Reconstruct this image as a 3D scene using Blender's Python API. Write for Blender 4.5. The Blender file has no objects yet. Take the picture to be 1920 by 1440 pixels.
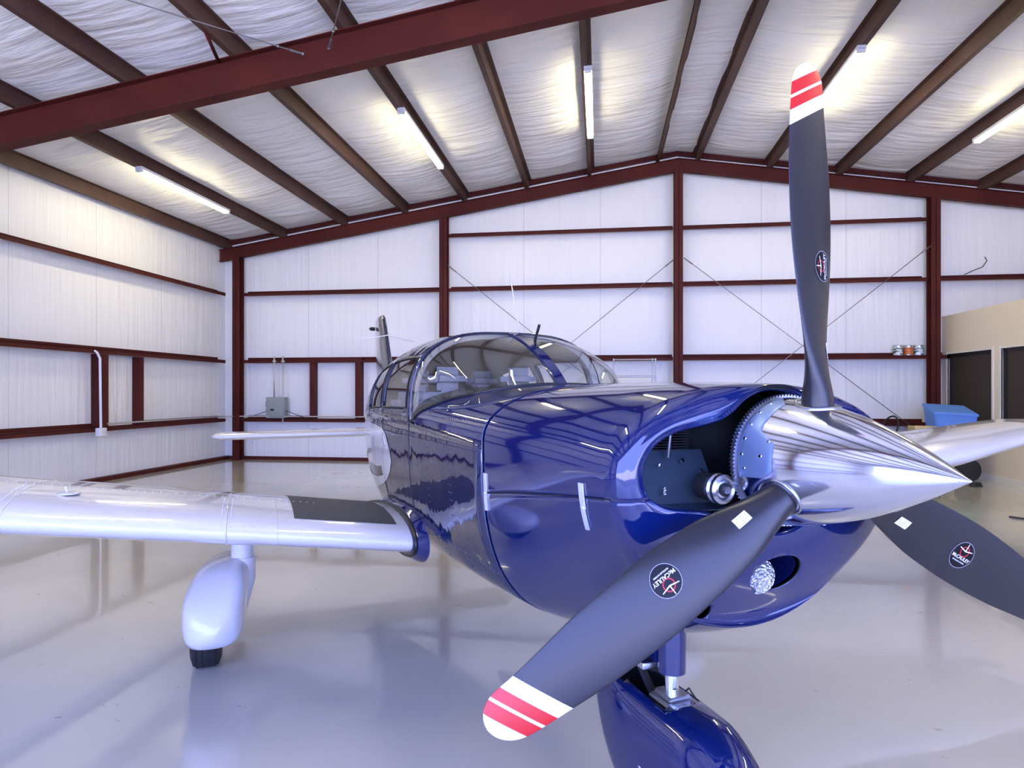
import bpy, bmesh, math, random
from mathutils import Vector, Matrix
random.seed(7)
SC=bpy.context.scene
COL=SC.collection
PI=math.pi
# ------------------------------------------------------------------ materials
def mat(name, color, rough=.5, metal=0., coat=0., spec=.5, emit=None, estr=0., trans=0., ior=1.45, alpha=1.):
    m=bpy.data.materials.new(name); m.use_nodes=True
    b=m.node_tree.nodes['Principled BSDF']
    b.inputs['Base Color'].default_value=(*color,1); b.inputs['Roughness'].default_value=rough
    b.inputs['Metallic'].default_value=metal; b.inputs['Coat Weight'].default_value=coat; b.inputs['Coat Roughness'].default_value=.03
    b.inputs['Specular IOR Level'].default_value=spec; b.inputs['IOR'].default_value=ior
    b.inputs['Transmission Weight'].default_value=trans
    if emit: b.inputs['Emission Color'].default_value=(*emit,1); b.inputs['Emission Strength'].default_value=estr
    return m
def N(m,t,**k):
    n=m.node_tree.nodes.new(t)
    for a,v in k.items(): setattr(n,a,v)
    return n
def L(m,a,b): m.node_tree.links.new(a,b)
def bsdf(m): return m.node_tree.nodes['Principled BSDF']
def bump(m, scale, stretch=(1,1,1), strength=.3, dist=.01, detail=3., rot=(0,0,0), extra=None, coatn=False):
    tc=N(m,'ShaderNodeTexCoord'); mp=N(m,'ShaderNodeMapping'); mp.inputs['Scale'].default_value=stretch; mp.inputs['Rotation'].default_value=rot
    nz=N(m,'ShaderNodeTexNoise'); nz.inputs['Scale'].default_value=scale; nz.inputs['Detail'].default_value=detail
    bp=N(m,'ShaderNodeBump'); bp.inputs['Strength'].default_value=strength; bp.inputs['Distance'].default_value=dist
    L(m,tc.outputs['Object'],mp.inputs[0]); L(m,mp.outputs[0],nz.inputs['Vector']); 
    h=nz.outputs[0]
    if extra:
        sc2,st2,w2=extra
        mp2=N(m,'ShaderNodeMapping'); mp2.inputs['Scale'].default_value=st2
        n2=N(m,'ShaderNodeTexNoise'); n2.inputs['Scale'].default_value=sc2; n2.inputs['Detail'].default_value=2
        L(m,tc.outputs['Object'],mp2.inputs[0]); L(m,mp2.outputs[0],n2.inputs['Vector'])
        ma=N(m,'ShaderNodeMath',operation='MULTIPLY_ADD'); ma.inputs[1].default_value=w2
        L(m,n2.outputs[0],ma.inputs[0]); L(m,nz.outputs[0],ma.inputs[2]); h=ma.outputs[0]
    L(m,h,bp.inputs['Height']); L(m,bp.outputs[0],bsdf(m).inputs['Normal'])
    if coatn: L(m,bp.outputs[0],bsdf(m).inputs['Coat Normal'])
    return tc,bp
def colvar(m, c1, c2, scale, stretch=(1,1,1), lo=.35, hi=.65, detail=4.):
    tc=N(m,'ShaderNodeTexCoord'); mp=N(m,'ShaderNodeMapping'); mp.inputs['Scale'].default_value=stretch
    nz=N(m,'ShaderNodeTexNoise'); nz.inputs['Scale'].default_value=scale; nz.inputs['Detail'].default_value=detail
    cr=N(m,'ShaderNodeValToRGB'); cr.color_ramp.elements[0].position=lo; cr.color_ramp.elements[1].position=hi
    cr.color_ramp.elements[0].color=(*c1,1); cr.color_ramp.elements[1].color=(*c2,1)
    L(m,tc.outputs['Object'],mp.inputs[0]); L(m,mp.outputs[0],nz.inputs['Vector']); L(m,nz.outputs[0],cr.inputs[0]); L(m,cr.outputs[0],bsdf(m).inputs['Base Color'])
    return cr
NAVY=(.006,.016,.15)
M_navy=mat('navy_paint',(.002,.010,.085),.05,.0,0.,.5,ior=1.78); bump(M_navy,2.2,(1,1,1),.35,.004,1.,coatn=True)
M_navy_skin=mat('navy_skin',(.002,.006,.045),.05,.0,0.,.5,ior=1.85); bump(M_navy_skin,4.5,(1.3,1,1),.55,.012,2.,coatn=True)
M_white=mat('white_paint',(.67,.66,.66),.22,0,.8,.5); bump(M_white,2.5,(1,.6,1),.3,.006,1.,coatn=True)
M_fin=mat('fin_paint',(.012,.016,.05),.25,.3,1.); bump(M_fin,14,(1,1,1),.6,.006,3.,coatn=True)
M_cream=mat('cream_trim',(.62,.57,.48),.6)
M_black=mat('black_matte',(.012,.012,.014),.6)
M_dark=mat('engine_dark',(.01,.012,.015),.7)
M_rubber=mat('tyre_rubber',(.018,.018,.02),.65)
M_chrome=mat('chrome',(.85,.86,.9),.06,1.)
M_spin=mat('polished_aluminium',(.80,.82,.90),.10,1.); bump(M_spin,9,(1,1,1),.12,.003,1.)
M_plate=mat('spinner_plate_metal',(.26,.36,.58),.38,.7)
M_alu=mat('brushed_aluminium',(.55,.57,.62),.3,1.)
M_baffle=mat('baffle_blue_grey',(.05,.08,.12),.4,.4)
M_glass=mat('cabin_glass',(.95,.96,.96),.0,0,0,.5,trans=1.,ior=1.0)
M_walk=mat('walkway_grit',(.055,.055,.06),.75); bump(M_walk,220,strength=.6,dist=.002)
M_seal=mat('black_seal',(.01,.01,.012),.4)
M_seat=mat('seat_leather',(.36,.36,.37),.5)
M_steel=mat('primer_red_steel',(.060,.014,.013),.6,0,0,.2); colvar(M_steel,(.060,.010,.009),(.080,.015,.012),1.3)
M_purlin=mat('brown_steel',(.085,.045,.035),.5,0,0,.35); colvar(M_purlin,(.07,.032,.026),(.10,.052,.038),.9)
def insul(name,stretch,st2,seam_axis,seam_w,bs=.42):
    m=mat(name,(.80,.80,.82),.38,0,0,.5)
    tc,bp=bump(m,1.0,stretch,bs,.055,4.,extra=(1.,st2,.9))
    # faint facing-sheet seams
    sx=N(m,'ShaderNodeSeparateXYZ'); L(m,tc.outputs['Object'],sx.inputs[0])
    dv=N(m,'ShaderNodeMath',operation='DIVIDE'); dv.inputs[1].default_value=seam_w; L(m,sx.outputs[seam_axis],dv.inputs[0])
    fr=N(m,'ShaderNodeMath',operation='FRACT'); L(m,dv.outputs[0],fr.inputs[0])
    cr=N(m,'ShaderNodeValToRGB'); e=cr.color_ramp.elements; e[0].position=0; e[0].color=(.60,.60,.62,1); e[1].position=.012; e[1].color=(.86,.86,.86,1)
    L(m,fr.outputs[0],cr.inputs[0]); L(m,cr.outputs[0],bsdf(m).inputs['Base Color'])
    return m
M_ins_back=insul('insulation_back_wall',(8,8,.5),(1.5,1.5,.6),0,1.65)
M_ins_left=insul('insulation_left_wall',(8,8,.5),(1.5,1.5,.6),1,1.65)
M_ins_roof=insul('insulation_roof',(.9,7,1),(1.3,3.2,1),1,1.8,.85)
M_floor=mat('floor_epoxy',(.40,.42,.43),.16,0,.7,.5)
def floor_nodes(m):
    tc=N(m,'ShaderNodeTexCoord')
    n1=N(m,'ShaderNodeTexNoise'); n1.inputs['Scale'].default_value=.55; n1.inputs['Detail'].default_value=6
    n2=N(m,'ShaderNodeTexNoise'); n2.inputs['Scale'].default_value=5.5; n2.inputs['Detail'].default_value=8; n2.inputs['Roughness'].default_value=.7
    mp=N(m,'ShaderNodeMapping'); mp.inputs['Scale'].default_value=(1,2.4,1); mp.inputs['Rotation'].default_value=(0,0,.4)
    L(m,tc.outputs['Object'],n1.inputs['Vector']); L(m,tc.outputs['Object'],mp.inputs[0]); L(m,mp.outputs[0],n2.inputs['Vector'])
    cr=N(m,'ShaderNodeValToRGB'); cr.color_ramp.elements[0].color=(.52,.495,.41,1); cr.color_ramp.elements[1].color=(.65,.62,.53,1)
    cr.color_ramp.elements[0].position=.3; cr.color_ramp.elements[1].position=.7
    L(m,n1.outputs[0],cr.inputs[0])
    sc=N(m,'ShaderNodeValToRGB'); e=sc.color_ramp.elements; e[0].position=.655; e[0].color=(1,1,1,1); e[1].position=.70; e[1].color=(.35,.32,.30,1)
    L(m,n2.outputs[0],sc.inputs[0])
    mx=N(m,'ShaderNodeMix',data_type='RGBA',blend_type='MULTIPLY'); mx.inputs[0].default_value=.8
    L(m,cr.outputs[0],mx.inputs[6]); L(m,sc.outputs[0],mx.inputs[7]); L(m,mx.outputs[2],bsdf(m).inputs['Base Color'])
    rr=N(m,'ShaderNodeMapRange'); rr.inputs[3].default_value=.10; rr.inputs[4].default_value=.24; L(m,n1.outputs[0],rr.inputs[0]); L(m,rr.outputs[0],bsdf(m).inputs['Roughness'])
    bp=N(m,'ShaderNodeBump'); bp.inputs['Strength'].default_value=.08; bp.inputs['Distance'].default_value=.01
    n3=N(m,'ShaderNodeTexNoise'); n3.inputs['Scale'].default_value=3; n3.inputs['Detail'].default_value=3; L(m,tc.outputs['Object'],n3.inputs['Vector'])
    L(m,n3.outputs[0],bp.inputs['Height']); L(m,bp.outputs[0],bsdf(m).inputs['Normal'])
floor_nodes(M_floor)
M_apron=mat('outside_concrete',(.6,.6,.62),.9)
M_beige=mat('office_drywall',(.80,.70,.52),.8)
M_trimw=mat('office_trim',(.80,.77,.68),.6)
M_win=mat('dark_blind_glass',(.045,.034,.026),.65,0,.0,.3)
M_gal=mat('galvanised',(.55,.56,.58),.35,.7)
M_egrey=mat('electrical_grey',(.27,.30,.30),.45)
M_conduit=mat('conduit_pipe',(.55,.55,.55),.35,.5)
M_pvc=mat('white_pipe',(.75,.75,.78),.4)
M_tube=mat('fluorescent_tube',(.9,.9,.95),.3,emit=(1.,.89,.54),estr=40.)
M_fix=mat('fixture_white',(.7,.7,.74),.4)
M_wire=mat('dark_wire',(.06,.06,.07),.4,.6)
M_cable=mat('steel_cable',(.25,.25,.27),.35,.8)
M_blue=mat('blue_plastic',(.12,.28,.72),.5); 
M_green=mat('green_paint',(.01,.13,.03),.35,0,.4)
M_yellow=mat('tan_cardboard',(.62,.46,.22),.7)
M_latch=mat('latch_metal',(.82,.83,.86),.35,.6)
M_tin=mat('tin_can',(.6,.62,.64),.3,.8)

# ------------------------------------------------------------------ object helpers
def link(name,me,parent=None,smooth=True,mats=None):
    o=bpy.data.objects.new(name,me); COL.objects.link(o)
    if parent: o.parent=parent
    if mats:
        for m in (mats if isinstance(mats,(list,tuple)) else [mats]): me.materials.append(m)
    if smooth:
        for p in me.polygons: p.use_smooth=True
    return o
def from_bm(name,bm,mats,parent=None,smooth=False,sharp=35):
    bmesh.ops.recalc_face_normals(bm,faces=bm.faces)
    if smooth:
        for e in bm.edges:
            if len(e.link_faces)==2 and e.calc_face_angle(0)>math.radians(sharp): e.smooth=False
    me=bpy.data.meshes.new(name); bm.to_mesh(me); bm.free()
    return link(name,me,parent,smooth,mats)
def mesh(name,vs,fs,mats,parent=None,smooth=True,mi=None,recalc=True,sharp=180):
    me=bpy.data.meshes.new(name); me.from_pydata([tuple(v) for v in vs],[],fs); me.update()
    if mi:
        for p,i in zip(me.polygons,mi): p.material_index=i
    if recalc:
        bm=bmesh.new(); bm.from_mesh(me); bmesh.ops.remove_doubles(bm,verts=bm.verts,dist=1e-5); bmesh.ops.recalc_face_normals(bm,faces=bm.faces)
        if sharp<180:
            for e in bm.edges:
                if len(e.link_faces)==2 and e.calc_face_angle(0)>math.radians(sharp): e.smooth=False
        bm.to_mesh(me); bm.free()
    return link(name,me,parent,smooth,mats)
def bbox(bm,x0,x1,y0,y1,z0,z1,mi=0):
    vs=[bm.verts.new(p) for p in ((x0,y0,z0),(x1,y0,z0),(x1,y1,z0),(x0,y1,z0),(x0,y0,z1),(x1,y0,z1),(x1,y1,z1),(x0,y1,z1))]
    for f in ((0,3,2,1),(4,5,6,7),(0,1,5,4),(1,2,6,5),(2,3,7,6),(3,0,4,7)):
        fc=bm.faces.new([vs[i] for i in f]); fc.material_index=mi
def box(name,x0,x1,y0,y1,z0,z1,m,parent=None,bev=0.,**k):
    bm=bmesh.new(); bbox(bm,x0,x1,y0,y1,z0,z1)
    if bev: bmesh.ops.bevel(bm,geom=list(bm.edges),offset=bev,segments=3,affect='EDGES',profile=.5)
    return from_bm(name,bm,m,parent,smooth=bool(bev))
def frame(d):
    d=d.normalized(); u=Vector((0,0,1)) if abs(d.z)<.95 else Vector((1,0,0))
    a=d.cross(u).normalized(); return a,d.cross(a).normalized()
def sweep(bm,pts,r,seg=12,cap=True,mi=0):
    pts=[Vector(p) for p in pts]; rings=[]
    rs=r if isinstance(r,(list,tuple)) else [r]*len(pts)
    a=None
    for i,p in enumerate(pts):
        d=(pts[min(i+1,len(pts)-1)]-pts[max(i-1,0)])
        if a is None: a,b=frame(d)
        else:
            d=d.normalized(); a=(a-d*a.dot(d)).normalized(); b=d.cross(a)
        rr=rs[i]; rx,ry=(rr if isinstance(rr,tuple) else (rr,rr))
        rings.append([bm.verts.new(p+a*math.cos(2*PI*k/seg)*rx+b*math.sin(2*PI*k/seg)*ry) for k in range(seg)])
    for i in range(len(rings)-1):
        for k in range(seg):
            f=bm.faces.new([rings[i][k],rings[i][(k+1)%seg],rings[i+1][(k+1)%seg],rings[i+1][k]]); f.material_index=mi
    if cap:
        for rg in (rings[0],rings[-1]):
            f=bm.faces.new(rg); f.material_index=mi
def tube(name,pts,r,m,parent=None,seg=12):
    bm=bmesh.new(); sweep(bm,pts,r,seg); return from_bm(name,bm,m,parent,True,50)
def lathe(bm,prof,axis_o,axis_d,seg=48,mi=0,close=False):
    o=Vector(axis_o); d=Vector(axis_d).normalized(); a,b=frame(d); rings=[]
    for t,r in prof:
        if r<1e-6: rings.append([bm.verts.new(o+d*t)])
        else: rings.append([bm.verts.new(o+d*t+(a*math.cos(2*PI*k/seg)+b*math.sin(2*PI*k/seg))*r) for k in range(seg)])
    for i in range(len(rings)-1):
        A,B=rings[i],rings[i+1]
        for k in range(seg):
            k2=(k+1)%seg
            if len(A)==1 and len(B)==1: continue
            if len(A)==1: f=bm.faces.new([A[0],B[k],B[k2]])
            elif len(B)==1: f=bm.faces.new([A[k],A[k2],B[0]])
            else: f=bm.faces.new([A[k],A[k2],B[k2],B[k]])
            f.material_index=mi
def lathe_o(name,prof,o,d,m,parent=None,seg=48,sharp=35):
    bm=bmesh.new(); lathe(bm,prof,o,d,seg); return from_bm(name,bm,m,parent,True,sharp)
def prism(bm,poly,y0,y1,axis='y',mi=0):
    def P(u,v,w): return {'y':(u,w,v),'x':(w,u,v),'z':(u,v,w)}[axis]
    A=[bm.verts.new(P(u,v,y0)) for u,v in poly]; B=[bm.verts.new(P(u,v,y1)) for u,v in poly]; n=len(poly)
    f=bm.faces.new(A); f.material_index=mi; f=bm.faces.new(B[::-1]); f.material_index=mi
    for i in range(n):
        f=bm.faces.new([A[i],B[i],B[(i+1)%n],A[(i+1)%n]]); f.material_index=mi
def tag(o,label,cat,group=None,kind=None):
    o['label']=label; o['category']=cat
    if group: o['group']=group
    if kind: o['kind']=kind
    return o
def struct(o,label=None):
    o['kind']='structure'
    if label: o['label']=label
    return o
def empty(name,loc=(0,0,0),rz=0,**k):
    o=bpy.data.objects.new(name,None); COL.objects.link(o); o.location=loc; o.rotation_euler=(0,0,rz); o.empty_display_size=.1
    return o
def copy_tree(o,parent=None):
    c=o.copy(); COL.objects.link(c); c.parent=parent
    for ch in list(o.children): copy_tree(ch,c)
    return c
def text_mesh(s,size):
    cu=bpy.data.curves.new('txt','FONT'); cu.body=s; cu.size=size; cu.align_x='CENTER'; cu.align_y='CENTER'; cu.resolution_u=3; cu.offset=size*.02
    o=bpy.data.objects.new('txt',cu); COL.objects.link(o); dg=bpy.context.evaluated_depsgraph_get(); dg.update()
    me=o.evaluated_get(dg).to_mesh(); vs=[v.co.copy() for v in me.vertices]; fs=[list(p.vertices) for p in me.polygons]
    o.evaluated_get(dg).to_mesh_clear(); bpy.data.objects.remove(o); bpy.data.curves.remove(cu)
    return vs,fs
def bake(o):
    dg=bpy.context.evaluated_depsgraph_get(); dg.update()
    me=bpy.data.meshes.new_from_object(o.evaluated_get(dg)); o.modifiers.clear(); o.data=me
    return o

# ------------------------------------------------------------------ hangar
XL,XR,YB,YF=-8.65,11.85,13.72,-3.4
XRID=1.6
def zp(x): # underside of purlins
    return 4.84+.1545*(min(x,2*XRID-x)+8.47)
def zc(x): return zp(x)+.215
o=box('floor',XL-.2,XR+.2,YF-.2,YB+.2,-.12,0,M_floor); struct(o,'glossy grey epoxy hangar floor')
o=box('ground_outside',-60,60,-70,YF-.22,-.15,-.03,M_apron); struct(o,'concrete apron outside the open hangar door')
bm=bmesh.new(); prism(bm,[(XL,zc(XL)),(XRID,zc(XRID)),(XR,zc(XR)),(XR,zc(XR)+.12),(XRID,zc(XRID)+.12),(XL,zc(XL)+.12)],YF,YB)
bm.free()
PXS=[XL,-8.47,-7.11,-5.65,-4.24,-2.9,-1.53,-.19,1.22,1.98,3.41,4.75,6.08,7.4,8.75,10.1,11.55,XR]
xs_=[]
for x0_,x1_ in zip(PXS,PXS[1:]):
    for j_ in range(10): xs_.append((x0_+(x1_-x0_)*j_/10,(j_/10),x1_-x0_))
xs_.append((XR,0,1))
vs=[];fs=[]; ny_=60
for x_,t_,w_ in xs_:
    for j_ in range(ny_+1):
        y_=YF+(YB-YF)*j_/ny_; vs.append((x_,y_,zc(x_)-(.075 if w_>.6 else .01)*math.sin(PI*t_)**.75*(1+.25*math.sin(y_*3.7+x_*1.3))*min(1,(YB-y_)/.5)))
for i_ in range(len(xs_)-1):
    for j_ in range(ny_): q_=i_*(ny_+1)+j_; fs.append([q_,q_+1,q_+ny_+2,q_+ny_+1])
for o_ in ((XL,zc(XL)+.12),(XRID,zc(XRID)+.12),(XR,zc(XR)+.12)): vs+=[(o_[0],YF-.1,o_[1]),(o_[0],YB+.1,o_[1])]
b_=len(vs)-6; fs+=[[b_,b_+1,b_+3,b_+2],[b_+2,b_+3,b_+5,b_+4]]
o=mesh('ceiling',vs,fs,M_ins_roof,recalc=False); struct(o,'white insulated sloping roof lining')
bm=bmesh.new(); prism(bm,[(XL,0),(XR,0),(XR,zc(XR)),(XRID,zc(XRID)),(XL,zc(XL))],YB,YB+.12)
o=from_bm('wall_back',bm,M_ins_back); struct(o,'white insulated gable wall behind the airplane')
o=box('wall_left',XL-.12,XL,YF,YB,0,zc(XL),M_ins_left); struct(o,'white insulated long wall on the left')
o=box('wall_right',XR,XR+.12,YF,YB,0,zc(XR),M_ins_left); struct(o)
bm=bmesh.new(); prism(bm,[(XL,4.5),(XR,4.5),(XR,zc(XR)),(XRID,zc(XRID)),(XL,zc(XL))],YF-.12,YF); bbox(bm,XL,XL+1.2,YF-.12,YF,0,4.5); bbox(bm,XR-1.2,XR,YF-.12,YF,0,4.5)
o=from_bm('wall_front',bm,M_ins_back); struct(o)
o=box('baseboard_back',XL,XR,YB-.06,YB,0,.07,M_steel); struct(o)
o=box('baseboard_left',XL,XL+.14,YF,YB,0,.07,M_steel); struct(o)
# angle trims where roof meets gable
for i,(x0,x1) in enumerate(((XL,XRID),(XRID,XR))):
    bm=bmesh.new(); prism(bm,[(x0,zc(x0)-.10),(x1,zc(x1)-.10),(x1,zc(x1)),(x0,zc(x0))],YB-.09,YB)
    o=from_bm('trim_%d'%(i+1),bm,M_steel); struct(o)
# rafters: tapered I sections following the roof slope
def rafter(y,depth0,depth1,w,name_label,full=True,fl=.012):
    bm=bmesh.new()
    for sgn in (0,1):
        xs=[XL+.05,XRID] if sgn==0 else [XRID,XR-.05]
        d=[depth0,depth1] if sgn==0 else [depth1,depth0]
        top=[zp(x)-(.03 if depth0<.3 else .005) for x in xs]; bot=[t-q for t,q in zip(top,d)]
        prism(bm,[(xs[0],bot[0]),(xs[1],bot[1]),(xs[1],top[1]),(xs[0],top[0])],y-.006,y+.006)
        prism(bm,[(xs[0],bot[0]),(xs[1],bot[1]),(xs[1],bot[1]+fl),(xs[0],bot[0]+fl)],y-w/2,y+w/2)
        prism(bm,[(xs[0],top[0]-fl),(xs[1],top[1]-fl),(xs[1],top[1]),(xs[0],top[0])],y-w/2,y+w/2)
    o=from_bm('roof_rafter',bm,M_steel); tag(o,name_label,'beam','steel roof rafters'); return o
rafter(YB-.28,.27,.27,.10,'slim dark red gable rafter along the top of the back wall')
rafter(6.98,.40,.455,.17,'deep dark red main roof beam crossing the upper left foreground')
rafter(.4,.44,.52,.17,'deep dark red roof beam overhead, nearer the open hangar door')
PX=[-8.47,-7.11,-5.65,-4.24,-2.9,-1.53,-.19,1.22,1.98,3.41,4.75,6.08,7.4,8.75,10.1,11.55]
PL=['at the left eave','carrying the leftmost fluorescent light','second in from the left eave light','third from the left eave','carrying the light left of the ridge, above the windshield side','between the two lights left of the ridge','running straight toward the viewer with a light under it','just left of the roof ridge','just right of the roof ridge','carrying the light behind the propeller tip','first right of the propeller tip light','carrying the rightmost light','at the far right above the office','second from the right eave','nearest the right eave','at the right eave']
for x,l in zip(PX,PL):
    z=zp(x); bm=bmesh.new(); h=.205; s=-1 if x<XRID else 1
    # Z section
    prism(bm,[(x-.032*s,z),(x+.032*s,z),(x+.036*s,z+.02),(x+.03*s,z+.024),(x+.028*s,z+.008),(x+.0,z+.008)][:0] or [(x-.004,z),(x+.004,z),(x+.004,z+h),(x-.004,z+h)],YF,YB)
    prism(bm,[(x,z),(x+.07*s,z),(x+.07*s,z+.008),(x,z+.008)],YF,YB)
    prism(bm,[(x+.062*s,z),(x+.07*s,z),(x+.07*s,z+.028),(x+.062*s,z+.028)],YF,YB)
    prism(bm,[(x,z+h-.008),(x-.07*s,z+h-.008),(x-.07*s,z+h),(x,z+h)],YF,YB)
    # bolts near the main beam
    for yy in (5.6,5.9,6.2,6.5,6.7,7.4):
        for zz in (.07,.14): 
            bmesh.ops.create_icosphere(bm,subdivisions=1,radius=.011,matrix=Matrix.Translation((x-.006*s,yy,z+zz)))
    o=from_bm('roof_purlin',bm,M_purlin); tag(o,'brown steel roof purlin '+l,'beam','steel roof purlins')
# flange braces at main beam
tag(tube('flange_brace',[(-4.26,6.35,zp(-4.24)+.02),(-4.42,6.88,zp(-4.24)-.08)],.022,M_steel,seg=4),'short dark red diagonal brace between purlin and the upper left beam','brace')
# columns
def icol(x,y,h,label,b=.17,d=.2,z0=0):
    bm=bmesh.new(); t=.012
    bbox(bm,x-b/2,x+b/2,y-d/2,y-d/2+t,z0,h); bbox(bm,x-b/2,x+b/2,y+d/2-t,y+d/2,z0,h); bbox(bm,x-.005,x+.005,y-d/2,y+d/2,z0,h)
    bbox(bm,x-b/2-.02,x+b/2+.02,y-d/2-.02,y+d/2+.02,z0,z0+.015)
    o=from_bm('steel_column',bm,M_steel); tag(o,label,'column','steel columns'); return o
CX_=[-8.17,-3.36,1.6,6.48,11.45]
for x,l in zip(CX_,['dark red steel column in the left back corner','dark red wall column behind the airplane tail and cabin','dark red wall column under the roof ridge','dark red wall column between the propeller and the office','dark red steel column in the right back corner']):
    icol(x,YB-.25,zp(x)-.25,l)
for y in (6.98,.4):
    for x in (XL+.25,XR-.25):
        icol(x,y,zp(x)-.3,'deep dark red frame column on the %s wall, %s'%('left' if x<0 else 'right','under the upper left beam' if y>5 else 'nearer the hangar door'),.2,.35)
# girts (Z sections, simplified C)
def girt_back(x0,x1,z,label):
    bm=bmesh.new(); y0=YB-.22
    bbox(bm,x0,x1,y0,YB,z,z+.008); bbox(bm,x0,x1,y0,y0+.008,z-.065,z+.008); bbox(bm,x0,x1,YB-.012,YB-.004,z,z+.07)
    o=from_bm('wall_girt',bm,M_steel); tag(o,label,'beam','steel wall girts'); return o
GZ=[.94,2.27,3.80]
nm={.94:'lowest',2.27:'middle',3.80:'upper'}
bays=[(XL+.2,-8.27,None),(-8.07,-3.46,'in the left bay of the back wall'),(-3.26,1.5,'in the bay behind the cabin'),(1.7,6.38,'in the bay behind the propeller'),(6.58,11.35,'in the right bay above the office')]
for z in GZ:
    for x0,x1,l in bays[1:]:
        if z==.94 and l.startswith('in the right'): continue
        girt_back(x0,x1,z,'dark red %s wall girt %s'%(nm[z],l))
girt_back(-3.26,1.5,4.98,'dark red topmost wall girt left of the ridge column'); girt_back(1.7,6.38,4.98,'dark red topmost wall girt right of the ridge column')
def girt_left(z,label):
    bm=bmesh.new(); x0=XL
    bbox(bm,x0,x0+.2,YF+.1,YB-.3,z,z+.008); bbox(bm,x0+.192,x0+.2,YF+.1,YB-.3,z-.065,z+.008); bbox(bm,x0+.004,x0+.012,YF+.1,YB-.3,z,z+.07)
    o=from_bm('wall_girt',bm,M_steel); tag(o,label,'beam','steel wall girts')
for z in GZ: girt_left(z,'dark red %s wall girt running along the left wall'%nm[z])
# framed openings covered with insulation
def win_left(n,y0,y1,z0,z1):
    root=empty('window_%d'%n,(XL,(y0+y1)/2,z0)); struct(root,'insulation-covered window opening in the left wall')
    ox,oy,oz=root.location
    def bx(nm_,a,b,c_,d,e,f,m,bev=0): return box(nm_,a-ox,b-ox,c_-oy,d-oy,e-oz,f-oz,m,root,bev)
    bx('window_jamb',XL,XL+.20,y0-.16,y0,z0,z1,M_steel); bx('window_jamb',XL,XL+.20,y1,y1+.09,z0,z1,M_steel)
    bx('insulation_panel',XL+.0,XL+.03,y0,y1,z0,z1,M_ins_roof)
win_left(1,9.95,10.72,.95,2.2)
def win_back(n,x0,x1,z0,z1):
    root=empty('window_%d'%n,((x0+x1)/2,YB,z0)); struct(root,'insulation-covered window opening in the back wall')
    ox,oy,oz=root.location
    for a,b in ((x0-.11,x0),(x1,x1+.12)): box('window_jamb',a-ox,b-ox,-.21,0,0,z1-z0,M_steel,root)
    box('window_head',x0-.13-ox,x1+.15-ox,-.225,0,z1-z0-.0,z1-z0+.05,M_steel,root)
    box('insulation_panel',x0-ox,x1-ox,-.03,0,0,z1-z0,M_ins_roof,root)
win_back(2,-6.36,-5.40,.95,2.27)
# bracing cables on back wall
def cable(p,q,label,r=.007):
    bm=bmesh.new(); sweep(bm,[p,q],r,8)
    d=(Vector(q)-Vector(p)).normalized(); a=Vector(p)
    sweep(bm,[a,a+d*.22],r*1.9,8)
    tag(from_bm('bracing_rod',bm,M_cable,None,True),label,'cable','diagonal bracing rods')
yw=YB-.36
cable((-3.25,yw,4.28),(1.5,yw,.45),'thin steel bracing rod falling rightward behind the cabin'); cable((1.5,yw,4.27),(-3.25,yw,.45),'thin steel bracing rod falling leftward from the ridge column to the cabin')
cable((1.7,yw,4.3),(6.38,yw,.6),'thin steel bracing rod falling rightward from the ridge column behind the propeller'); cable((6.38,yw,4.4),(1.7,yw,.6),'thin steel bracing rod rising to the column beside the office')
# roof rods bolted on main beam web
def pr(x,dz): return (x,6.95,zp(x)-dz)
def rod_roof(p,q,label):
    bm=bmesh.new(); sweep(bm,[p,q],.0065,8); d=(Vector(q)-Vector(p)).normalized(); a=Vector(p)
    sweep(bm,[a,a+d*.16],.013,8); bmesh.ops.create_icosphere(bm,subdivisions=2,radius=.02,matrix=Matrix.Translation(a)); bmesh.ops.create_icosphere(bm,subdivisions=2,radius=.018,matrix=Matrix.Translation(a+d*.3))
    tag(from_bm('roof_bracing_rod',bm,M_cable,None,True),label,'cable','roof bracing rods')
rod_roof((-3.36,6.85,5.41),(-6.3,2.7,4.88),'thin steel roof rod ending on the upper left beam, sloping from the top left')
rod_roof((-3.05,6.85,5.45),(-1.53,4.5,5.85),'short steel roof rod with a turnbuckle hanging before the upper left beam')

# ------------------------------------------------------------------ lights
def fixture(x,y0,y1,label,z=None):
    root=empty('ceiling_light',(x,(y0+y1)/2,(z or zp(x)-.0)))
    ln=(y1-y0)/2
    bm=bmesh.new(); bbox(bm,-.055,.055,-ln,ln,-.045,0); bbox(bm,-.05,.05,-ln,-ln+.05,-.085,-.04); bbox(bm,-.05,.05,ln-.05,ln,-.085,-.04)
    from_bm('fixture_housing',bm,M_fix,root)
    for sx in (-.026,.026):
        bm=bmesh.new(); sweep(bm,[(sx,-ln+.05,-.068),(sx,ln-.05,-.068)],.019,10); from_bm('fluorescent_tube',bm,M_tube,root,True)
    tube('hanger_clip',[(0,-ln+.12,0),(0,-ln-.1,.1)],.006,M_wire,root,6)
    tag(root,label,'ceiling light','fluorescent strip lights'); return root
fixture(-7.09,8.95,11.33,'lit fluorescent strip light nearest the left wall')
fixture(-2.88,8.95,11.32,'lit fluorescent strip light above left, between the beam and the cabin')
fixture(-.17,8.95,11.35,'lit fluorescent strip light pointing straight at the viewer, left of the ridge')
fixture(3.41,8.9,11.3,'lit fluorescent strip light partly hidden behind the raised propeller tip')
fixture(6.1,9.0,11.35,'lit fluorescent strip light at the right edge above the office')
for x,l in ((-7.09,'nearest the left wall'),(-2.88,'second from the left wall'),(-.17,'left of the ridge'),(3.41,'right of the ridge'),(6.1,'nearest the office side')):
    fixture(x,2.4,4.8,'lit fluorescent strip light overhead in the camera bay, '+l)

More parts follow.
